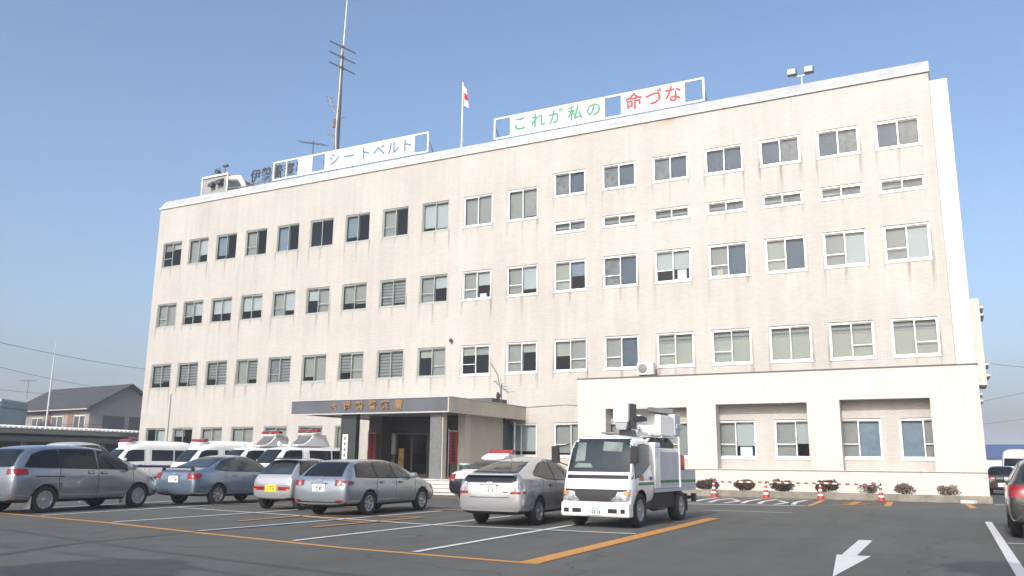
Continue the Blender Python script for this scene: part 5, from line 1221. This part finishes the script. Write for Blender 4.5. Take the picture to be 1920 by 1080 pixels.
# planter kerb, shrubs, cones
KY = 37.0
pl = thing('planter', 'low weathered concrete kerb planter along the annex wall', 'planter', (-7, KY, 0))
part('kerb', MB().box(-16.6, 1.05, KY, KY+.16, 0, .28), mat('weathered_kerb', (.22, .20, .165), .9, var=.4, vscale=1.6, bump=.4), pl, bevel=.02)
part('soil', MB().box(-16.6, 1.05, KY+.163, YA-.004, 0, .22), mat('dry_soil', (.20, .17, .13), .95, var=.35, vscale=5, bump=.8, bscale=12), pl)
random.seed(21)
def shrub_mesh(w, h, seed, col, n=650):
    rd = random.Random(seed); q = MB(); tw = MB()
    lumps = [(rd.uniform(-.30, .30)*w, rd.uniform(-.22, .22), rd.uniform(.35, .65)*h, rd.uniform(.22, .32)*w) for _ in range(9)]
    for _ in range(n):
        lx, ly, lz, lr = rd.choice(lumps); a_ = rd.uniform(0, 6.28); b_ = math.acos(rd.uniform(-1, 1)); rr = lr*rd.uniform(.55, 1.0)
        p = Vector((lx+rr*math.sin(b_)*math.cos(a_), ly+.8*rr*math.sin(b_)*math.sin(a_), max(.03, lz+.75*rr*math.cos(b_))))
        if p.z > h*.98: p.z = h*.98-rd.random()*.05
        d1 = Vector((rd.gauss(0, 1), rd.gauss(0, 1), rd.gauss(0, .7))).normalized(); d2 = d1.cross(Vector((rd.gauss(0, 1), rd.gauss(0, 1), rd.gauss(0, 1)))).normalized()
        s_ = rd.uniform(.03, .065)
        q.add([p-d1*s_, p+d2*s_*.5, p+d1*s_, p-d2*s_*.5], [(0, 1, 2, 3)], rd.choice((0, 0, 1, 2)))
    for _ in range(16):
        x_ = rd.uniform(-.12, .12)*w; tw.tube([(x_, rd.uniform(-.06, .06), 0), (x_*2, rd.uniform(-.1, .1), h*.35), (x_*3.2+rd.uniform(-.06, .06), rd.uniform(-.2, .2), h*.8)], [.012, .008, .004], 5)
    return mesh_of('foliage', q, col, fix=False), mesh_of('branches', tw, mat('twig', (.10, .07, .05), .9))
LF = [mat('azalea_dark', (.045, .035, .025), .7), mat('azalea_rust', (.13, .065, .045), .7), mat('azalea_olive', (.06, .065, .025), .7)]
LF2 = [mat('azalea_grey', (.20, .16, .13), .7), mat('azalea_pink', (.24, .14, .12), .7), mat('azalea_olive2', (.10, .10, .05), .7)]
for x_, w_, h_, col, n_, lab in ((-9.95, .95, .62, LF, 1900, 'dark brown clipped shrub behind the leftmost traffic cone'), (-8.35, 1.0, .58, LF, 1800, 'flat topped clipped shrub between the first and second cones'),
        (-6.70, 1.0, .58, LF, 1800, 'rounded clipped shrub right of the second cone'), (-4.92, .95, .60, LF, 1900, 'dark clipped shrub behind the third cone'),
        (-3.30, .85, .52, LF2, 600, 'sparse twiggy shrub left of the rightmost cone'), (-1.92, .95, .52, LF2, 900, 'pale reddish shrub right of the rightmost cone'),
        (-.50, .90, .47, LF2, 800, 'pale low shrub nearest the building corner')):
    t = thing('shrub', lab, 'shrub', (x_, 38.0, .2), 0, 'clipped shrubs in the planter')
    f_, b_ = shrub_mesh(w_, h_, int(-x_*100), col, n_); link('foliage', f_, t, True); link('branches', b_, t, True)
CR = mat('cone_red', (.36, .035, .025), .5); CWH = mat('cone_white', (.75, .72, .68), .5)
def make_cone():
    t = thing('traffic_cone', 'x', 'traffic cone', (0, 0, 0), 0, 'red and white traffic cones along the planter')
    part('base', MB().box(-.19, .19, -.19, .19, 0, .035), CR, t, True, bevel=.01)
    prof = [(.145, .035), (.12, .17), (.105, .25), (.085, .36), (.07, .44), (.05, .55), (.04, .62), (.03, .70), (0, .70)]
    part('cone', MB().lathe(prof, 20, mis=[0, 1, 0, 1, 0, 1, 0, 0]), [CR, CWH], t, True)
    part('cap', MB().lathe([(.035, .60), (.045, .63), (.045, .68), (.02, .74), (0, .74)], 12), BLACKP, t, True)
    return t
c0 = make_cone(); CX = (-9.27, -7.12, -4.98, -2.75)
for i, (x_, lab) in enumerate(zip(CX, ('leftmost red and white traffic cone next to the lift truck', 'second traffic cone from the left, between two flat shrubs', 'third traffic cone from the left, at the end of the hatched bay',
                                       'rightmost traffic cone, beside the sparse shrub'))):
    c = c0 if i == 0 else copy_tree(c0); c.location = (x_, 36.55+.06*(i % 2), 0); c.rotation_euler.z = .2*i; c['label'] = lab; c.scale = (.92, .92, .95)
for i, lab in enumerate(('striped red and white bar between the first and second cones', 'striped red and white bar between the second and third cones', 'striped red and white bar between the third and fourth cones')):
    a_, b_ = CX[i], CX[i+1]; q = MB(); n_ = 14; zz = lambda u: .655-.02*math.sin(u*math.pi)
    for k in range(n_):
        u, v_ = k/n_, (k+1)/n_; ya = 36.55+.06*(i % 2); yb = 36.55+.06*((i+1) % 2)
        q.tube([(a_+(b_-a_)*u, ya+(yb-ya)*u, zz(u)), (a_+(b_-a_)*v_, ya+(yb-ya)*v_, zz(v_))], .034, 8, k % 2, caps=k in (0, n_-1))
    single('cone_bar', q, [CR, CWH], lab, 'barrier bar', 'striped bars linking the cones')
single('broken_kerb_stone', MB().prism([(-.02, 36.72), (.42, 36.70), (.55, 36.9), (.30, 36.98), (-.05, 36.95)], 'z', 0, .12), mat('pale_stone2', (.55, .53, .50), .8, var=.1), 'pale loose stone slab at the foot of the planter kerb', 'stone', bevel=.02)

# ------------------------------------------------------------------ left background
t = thing('carport', 'long open carport with a scalloped white roof edge along the left', 'carport', (-52.5, 30, 0))
q = MB(); n_ = 180; y0, y1 = 14.0, 44.0; ea, eb = -50.0, -55.5; prof = []
for k in range(n_+1):
    yy = y0+(y1-y0)*k/n_; prof.append((yy, .045 if k % 2 else -.03))
for k in range(n_):
    (ya, ha), (yb, hb) = prof[k], prof[k+1]
    q.quad((ea, ya, 3.10+ha), (ea, yb, 3.10+hb), (eb, yb, 3.42+hb), (eb, ya, 3.42+ha)); 
part('roof', q, mat('corrugated_sheet', (.60, .58, .56), .5), t)
q = MB()
for k in range(0, n_-1, 2):
    ya, yb = prof[k][0], prof[k+2][0]; q.prism([(ya, 3.075), (yb, 3.075), (yb-.06, 3.16), ((ya+yb)/2, 3.19), (ya+.06, 3.16)], 'x', ea+.002, ea+.03)
part('eaves_strip', q, mat('eaves_white', (.72, .68, .66), .5), t)
part('fascia_beam', MB().box(ea-.12, ea-.004, y0, y1, 2.78, 3.06), mat('beam_grey', (.17, .18, .17), .6), t)
part('back_and_shade_wall', MB().box(eb, eb+.15, y0, y1, 0, 3.38).box(eb+.15, ea-.3, y0, y0+.15, 0, 3.0), mat('shed_wall', (.10, .115, .105), .8, var=.15, vscale=1.5), t)  # dark back wall; unseen end wall added to block sun from the interior
part('front_beam', MB().box(ea-.30, ea-.15, y0+.2, y1, 2.30, 2.62), mat('beam_dark', (.08, .09, .09), .6), t)
for yy in (16, 21.5, 27, 32.5, 38, 43.5): part('post', MB().box(ea-.32, ea-.13, yy-.09, yy+.09, 0, 2.3), DKSTEEL, t)
# house with grey gabled roof.  g: along the gable, r: along the ridge
A = Vector((-85.57, 62.59, 0)); vrt = Vector((math.cos(YAW), math.sin(YAW), 0)); vfw = Vector((-math.sin(YAW), math.cos(YAW), 0)); al = R(56)
gd = vrt*math.cos(al)+vfw*math.sin(al); rd_ = -vrt*math.sin(al)+vfw*math.cos(al)
HW, HL = 9.4, 17.0
def hp(u, v_, z_): return tuple(A+gd*u+rd_*v_+Vector((0, 0, z_)))
def hbox(mb, u0, u1, v0, v1, z0, z1, mi=0):
    vs_ = [hp(u, v_, z_) for z_ in (z0, z1) for v_ in (v0, v1) for u in (u0, u1)]
    return mb.add(vs_, [(0, 2, 3, 1), (4, 5, 7, 6), (0, 1, 5, 4), (2, 6, 7, 3), (0, 4, 6, 2), (1, 3, 7, 5)], mi)
hs = thing('tiled_house', 'two storey house with a grey gabled tile roof beyond the carport', 'house', hp(HW/2, HL/2, 0))
q = MB(); hbox(q, .3, HW-.3, .3, HL, 0, 6.85)
q.add([hp(.3, .3, 6.85), hp(HW-.3, .3, 6.85), hp(HW/2, .3, 9.6), hp(.3, HL, 6.85), hp(HW-.3, HL, 6.85), hp(HW/2, HL, 9.5)], [(0, 1, 2), (3, 5, 4), (0, 2, 5, 3), (1, 4, 5, 2)])
part('wall', q, mat('house_render', (.29, .26, .245), .8, var=.06), hs)
q = MB()
for s_, e_ in ((-.35, 1), (HW+.35, -1)):
    a0, a1, b0, b1 = hp(s_, -.45, 6.72), hp(s_, HL+.3, 6.72), hp(HW/2, -.45, 9.72), hp(HW/2, HL+.3, 9.72)
    up_ = Vector((0, 0, .16)); top = [tuple(Vector(p)+up_) for p in (a0, a1, b1, b0)]
    q.add([a0, a1, b1, b0, *top], [(0, 1, 2, 3), (4, 7, 6, 5), (0, 4, 5, 1), (3, 2, 6, 7), (0, 3, 7, 4), (1, 5, 6, 2)])
part('roof', q, mat('grey_roof_tile', (.045, .042, .044), .7, var=.3, vscale=1.3, bump=.5, bscale=6), hs)
part('gutter', MB().bar(hp(-.42, -.4, 6.72), hp(-.42, HL, 6.72), .12), mat('gutter_pale', (.42, .37, .33), .6), hs)
for v0, v1, z0, z1 in ((1.0, 3.4, 4.5, 6.1), (5.6, 8.2, 4.6, 6.1), (10.0, 12.6, 4.5, 6.0)):
    f_ = MB(); hbox(f_, .24, .298, v0, v1, z0, z1); w_ = part('window', f_, mat('house_frame', (.66, .64, .58), .5), hs)
    p_ = MB(); hbox(p_, .22, .238, v0+.12, (v0+v1)/2-.1, z0+.12, z1-.12); hbox(p_, .22, .238, (v0+v1)/2+.1, v1-.12, z0+.12, z1-.12); part('pane', p_, mat('house_pane', (.10, .11, .12), .2, var=.5, vscale=3), w_)
q = MB(); hbox(q, .2, .297, 3.45, 4.6, 4.4, 6.3); part('shutter', q, mat('brown_shutter', (.22, .14, .09), .7), hs)
q = MB(); hbox(q, .2, .297, 8.3, 9.4, 4.4, 6.3); part('shutter', q, mat('brown_shutter', (.22, .14, .09), .7), hs)
for u0, u1 in ((1.9, 4.5), (5.1, 7.7)):
    f_ = MB(); hbox(f_, u0, u1, .24, .297, 4.2, 6.1); w_ = part('window', f_, mat('house_pane_dark', (.05, .055, .065), .25), hs)
q = MB(); hbox(q, -.9, HW, -.75, .1, 3.7, 4.0); hbox(q, -.9, HW, -.78, -.70, 4.0, 4.5)
for v_ in range(0, 15): hbox(q, -.93, -.87, v_-.70, v_+.28, 3.6, 4.4)
part('balcony', q, mat('balcony_cream', (.50, .46, .40), .7), hs)
q = MB()
for z_ in (4.75, 5.0): q.bar(hp(-.9, -.75, z_), hp(HW, -.75, z_), .05); q.bar(hp(-.9, -.75, z_), hp(-.9, HL, z_), .05)
part('railing', q, DKSTEEL, hs)
# teal flat-roofed house
def vbox(mb, c, w_, d_, z0, z1, rot, mi=0):
    e1 = Vector((math.cos(rot), math.sin(rot), 0)); e2 = Vector((-math.sin(rot), math.cos(rot), 0)); c = Vector(c)
    vs_ = [tuple(c+e1*i*w_/2+e2*j*d_/2+Vector((0, 0, z_))) for z_ in (z0, z1) for j in (-1, 1) for i in (-1, 1)]
    return mb.add(vs_, [(0, 2, 3, 1), (4, 5, 7, 6), (0, 1, 5, 4), (2, 6, 7, 3), (0, 4, 6, 2), (1, 3, 7, 5)], mi)
TR = YAW+R(8); tc_ = Vector((-97.5, 55.0, 0))
th = thing('teal_house', 'pale teal flat roofed building at the left edge beyond the carport', 'house', tuple(tc_))
part('wall', vbox(MB(), tc_, 12, 7, 0, 7.2, TR), mat('teal_render', (.27, .38, .38), .8, var=.06), th)
part('roof', vbox(MB(), tc_, 12.3, 7.3, 7.203, 7.5, TR), mat('teal_parapet', (.34, .43, .43), .7), th)
part('band', vbox(MB(), tc_, 12.1, 7.1, 6.55, 6.7, TR), mat('teal_band', (.14, .19, .20), .7), th)
e1 = Vector((math.cos(TR), math.sin(TR), 0)); e2 = Vector((-math.sin(TR), math.cos(TR), 0))
for u, w_, z0, z1 in ((2.6, .9, 4.3, 6.1), (4.7, .9, 4.6, 5.6), (-1.5, 1.2, 4.4, 6.0)):
    part('window', vbox(MB(), tc_+e1*u-e2*3.52, w_, .1, z0, z1, TR), mat('house_pane_dark', (.05, .055, .065)), th)
t = thing('radio_pole', 'slim white aerial pole rising in front of the grey roofed house', 'antenna', (-66.1, 44.6, 0))
part('pole', MB().tube([(-66.1, 44.6, 0), (-66.1, 44.6, 7.4), (-66.1, 44.6, 11.0)], [.09, .07, .02], 8), mat('pole_pale', (.50, .52, .52), .5), t)
part('bracket', MB().bar((-66.3, 44.6, 5.4), (-65.9, 44.6, 5.4), .05), STEEL, t)
t = thing('tv_antenna', 'faint house television aerial above the teal building', 'antenna', (-88.0, 60.0, 7.5))
part('pole', MB().tube([(-88.0, 56.8, 7.5), (-88.0, 56.8, 9.6)], .03, 6), STEEL, t); part('aerial', MB().tube([(-88.8, 56.4, 9.5), (-87.2, 57.2, 9.5)], .03, 6).tube([(-88.5, 56.2, 9.4), (-88.3, 57.0, 9.4)], .02, 5).tube([(-87.8, 56.5, 9.4), (-87.6, 57.3, 9.4)], .02, 5), STEEL, t)
WIRE = mat('wire_black', (.13, .14, .15), .6)
def wire(label, p, q_, sag, r=.015):
    p, q_ = Vector(p), Vector(q_); pts = [p.lerp(q_, k/16)-Vector((0, 0, sag*4*(k/16)*(1-k/16))) for k in range(17)]
    single('power_line', MB().tube(pts, r, 6), WIRE, label, 'cable', 'overhead cables')
wire('uppermost overhead cable crossing the sky left of the station', (-47.1, 26.0, 7.9), (-50.5, 52.0, 7.9), .55)
wire('middle overhead cable passing behind the aerial pole on the left', (-62, 36, 8.1), (-66, 60, 7.5), .6)
wire('low overhead cable in front of the grey roof on the left', (-84, 50.5, 8.0), (-83.5, 62, 8.4), .3, .02)
wire('upper overhead cable right of the station', (1.0, 66, 8.55), (12.0, 74, 7.9), .15, .017)
wire('middle overhead cable right of the station', (1.0, 67, 5.6), (12, 72, 8.5), .1, .017)
wire('lower overhead cable right of the station', (1.0, 68, 4.2), (12, 72, 5.9), .1, .015)
# ------------------------------------------------------------------ right background
t = thing('blue_warehouse', 'long low warehouse with a blue roof on the right horizon', 'warehouse', (16, 142, 0))
part('wall', MB().box(-6, 60, 138, 152, 0, 2.55), mat('warehouse_white', (.62, .64, .66), .7), t)
part('roof', MB().prism([(137.5, 2.56), (152.5, 2.56), (145, 4.6)], 'x', -6.5, 60.5), mat('blue_roof', (.06, .095, .21), .5), t)
single('boundary_wall', MB().box(1.5, 30, 96, 96.3, 0, 1.15), CONC, 'low concrete boundary wall behind the minibus on the right', 'wall')

# ------------------------------------------------------------------ overhead lines and added trees behind the viewpoint: only their shadows reach the picture
SH = Vector((to_sun.x, to_sun.y, 0))/to_sun.z          # ground offset per metre of height, towards the sun
def over(label, pts, h, r):
    P = [(x+SH.x*h, y+SH.y*h, h) for x, y in pts]
    single('power_line', MB().tube(P, r, 6), WIRE, label, 'cable', 'overhead cables')
over('thick overhead cable casting the dark stripe on the asphalt at lower left', [(-11.0, 3.0), (-12.2, 7.8), (-12.75, 9.2), (-12.95, 12.0), (-12.85, 14.5)], 6.6, .13)
over('thin overhead cable casting a faint curved shadow at lower left', [(-17, 10.6), (-13.2, 9.75), (-10.5, 9.2), (-7.2, 8.7), (-2, 8.2)], 6.9, .035)
over('thinner overhead cable casting the nearer faint shadow at lower left', [(-17, 9.4), (-12.9, 8.5), (-9.5, 8.2), (-6, 7.7), (-2, 7.2)], 6.7, .03)

def shadow_tree(label, cx_, cy_, h, r, n, seed):
    """an unseen tree added out of view to cast a ground shadow"""
    rd = random.Random(seed); t = thing('shadow_caster_tree', label, 'tree', (cx_, cy_, 0))
    tk = MB().tube([(cx_, cy_, 0), (cx_+.05, cy_, h*.4), (cx_, cy_+.05, h*.85)], [.16, .12, .05], 8)
    for k in range(7):
        a_ = k*.9; tk.tube([(cx_, cy_, h*(.4+.05*k)), (cx_+r*.7*math.cos(a_), cy_+r*.7*math.sin(a_), h*(.6+.05*k))], [.06, .02], 6)
    part('trunk', tk, mat('bark', (.10, .075, .055), .9), t)
    q = MB()
    for _ in range(n):
        v_ = Vector((rd.gauss(0, 1), rd.gauss(0, 1), rd.gauss(0, 1))).normalized()*r*rd.uniform(.3, 1)**.5
        p = Vector((cx_+v_.x, cy_+v_.y, h-r*.7+v_.z*.7)); d1 = Vector((rd.gauss(0, 1), rd.gauss(0, 1), rd.gauss(0, 1))).normalized(); d2 = d1.orthogonal().normalized(); s_ = rd.uniform(.08, .16)
        q.add([p-d1*s_, p+d2*s_*.6, p+d1*s_, p-d2*s_*.6], [(0, 1, 2, 3)])
    part('crown', q, mat('leaf_green', (.05, .08, .03), .7), t)
for lab, x_, y_, h_, r_, n_, s_ in (('unseen tree added behind the viewpoint to cast the broad shadow at the lower left corner', -9.6, 6.4, 6.5, 1.5, 1500, 1), ('small unseen tree added outside the view to cast the dark patch at the lower right corner', .45, 13.7, 6.8, .75, 420, 2)):
    hh = h_-r_*.7; shadow_tree(lab, x_+SH.x*hh, y_+SH.y*hh, h_, r_, n_, s_)

# ------------------------------------------------------------------ haze
hm = bpy.data.materials.new('haze_air'); hm.use_nodes = True
n_ = hm.node_tree.nodes; n_.remove(n_['Principled BSDF'])
pv = n_.new('ShaderNodeVolumePrincipled'); pv.inputs['Color'].default_value = (.86, .91, 1.0, 1); pv.inputs['Density'].default_value = .0010
hm.node_tree.links.new(pv.outputs[0], n_['Material Output'].inputs['Volume'])
tag(link('haze', mesh_of('haze', MB().box(-2600, 2600, -1600, 3600, -1, 42), hm)), kind='stuff')
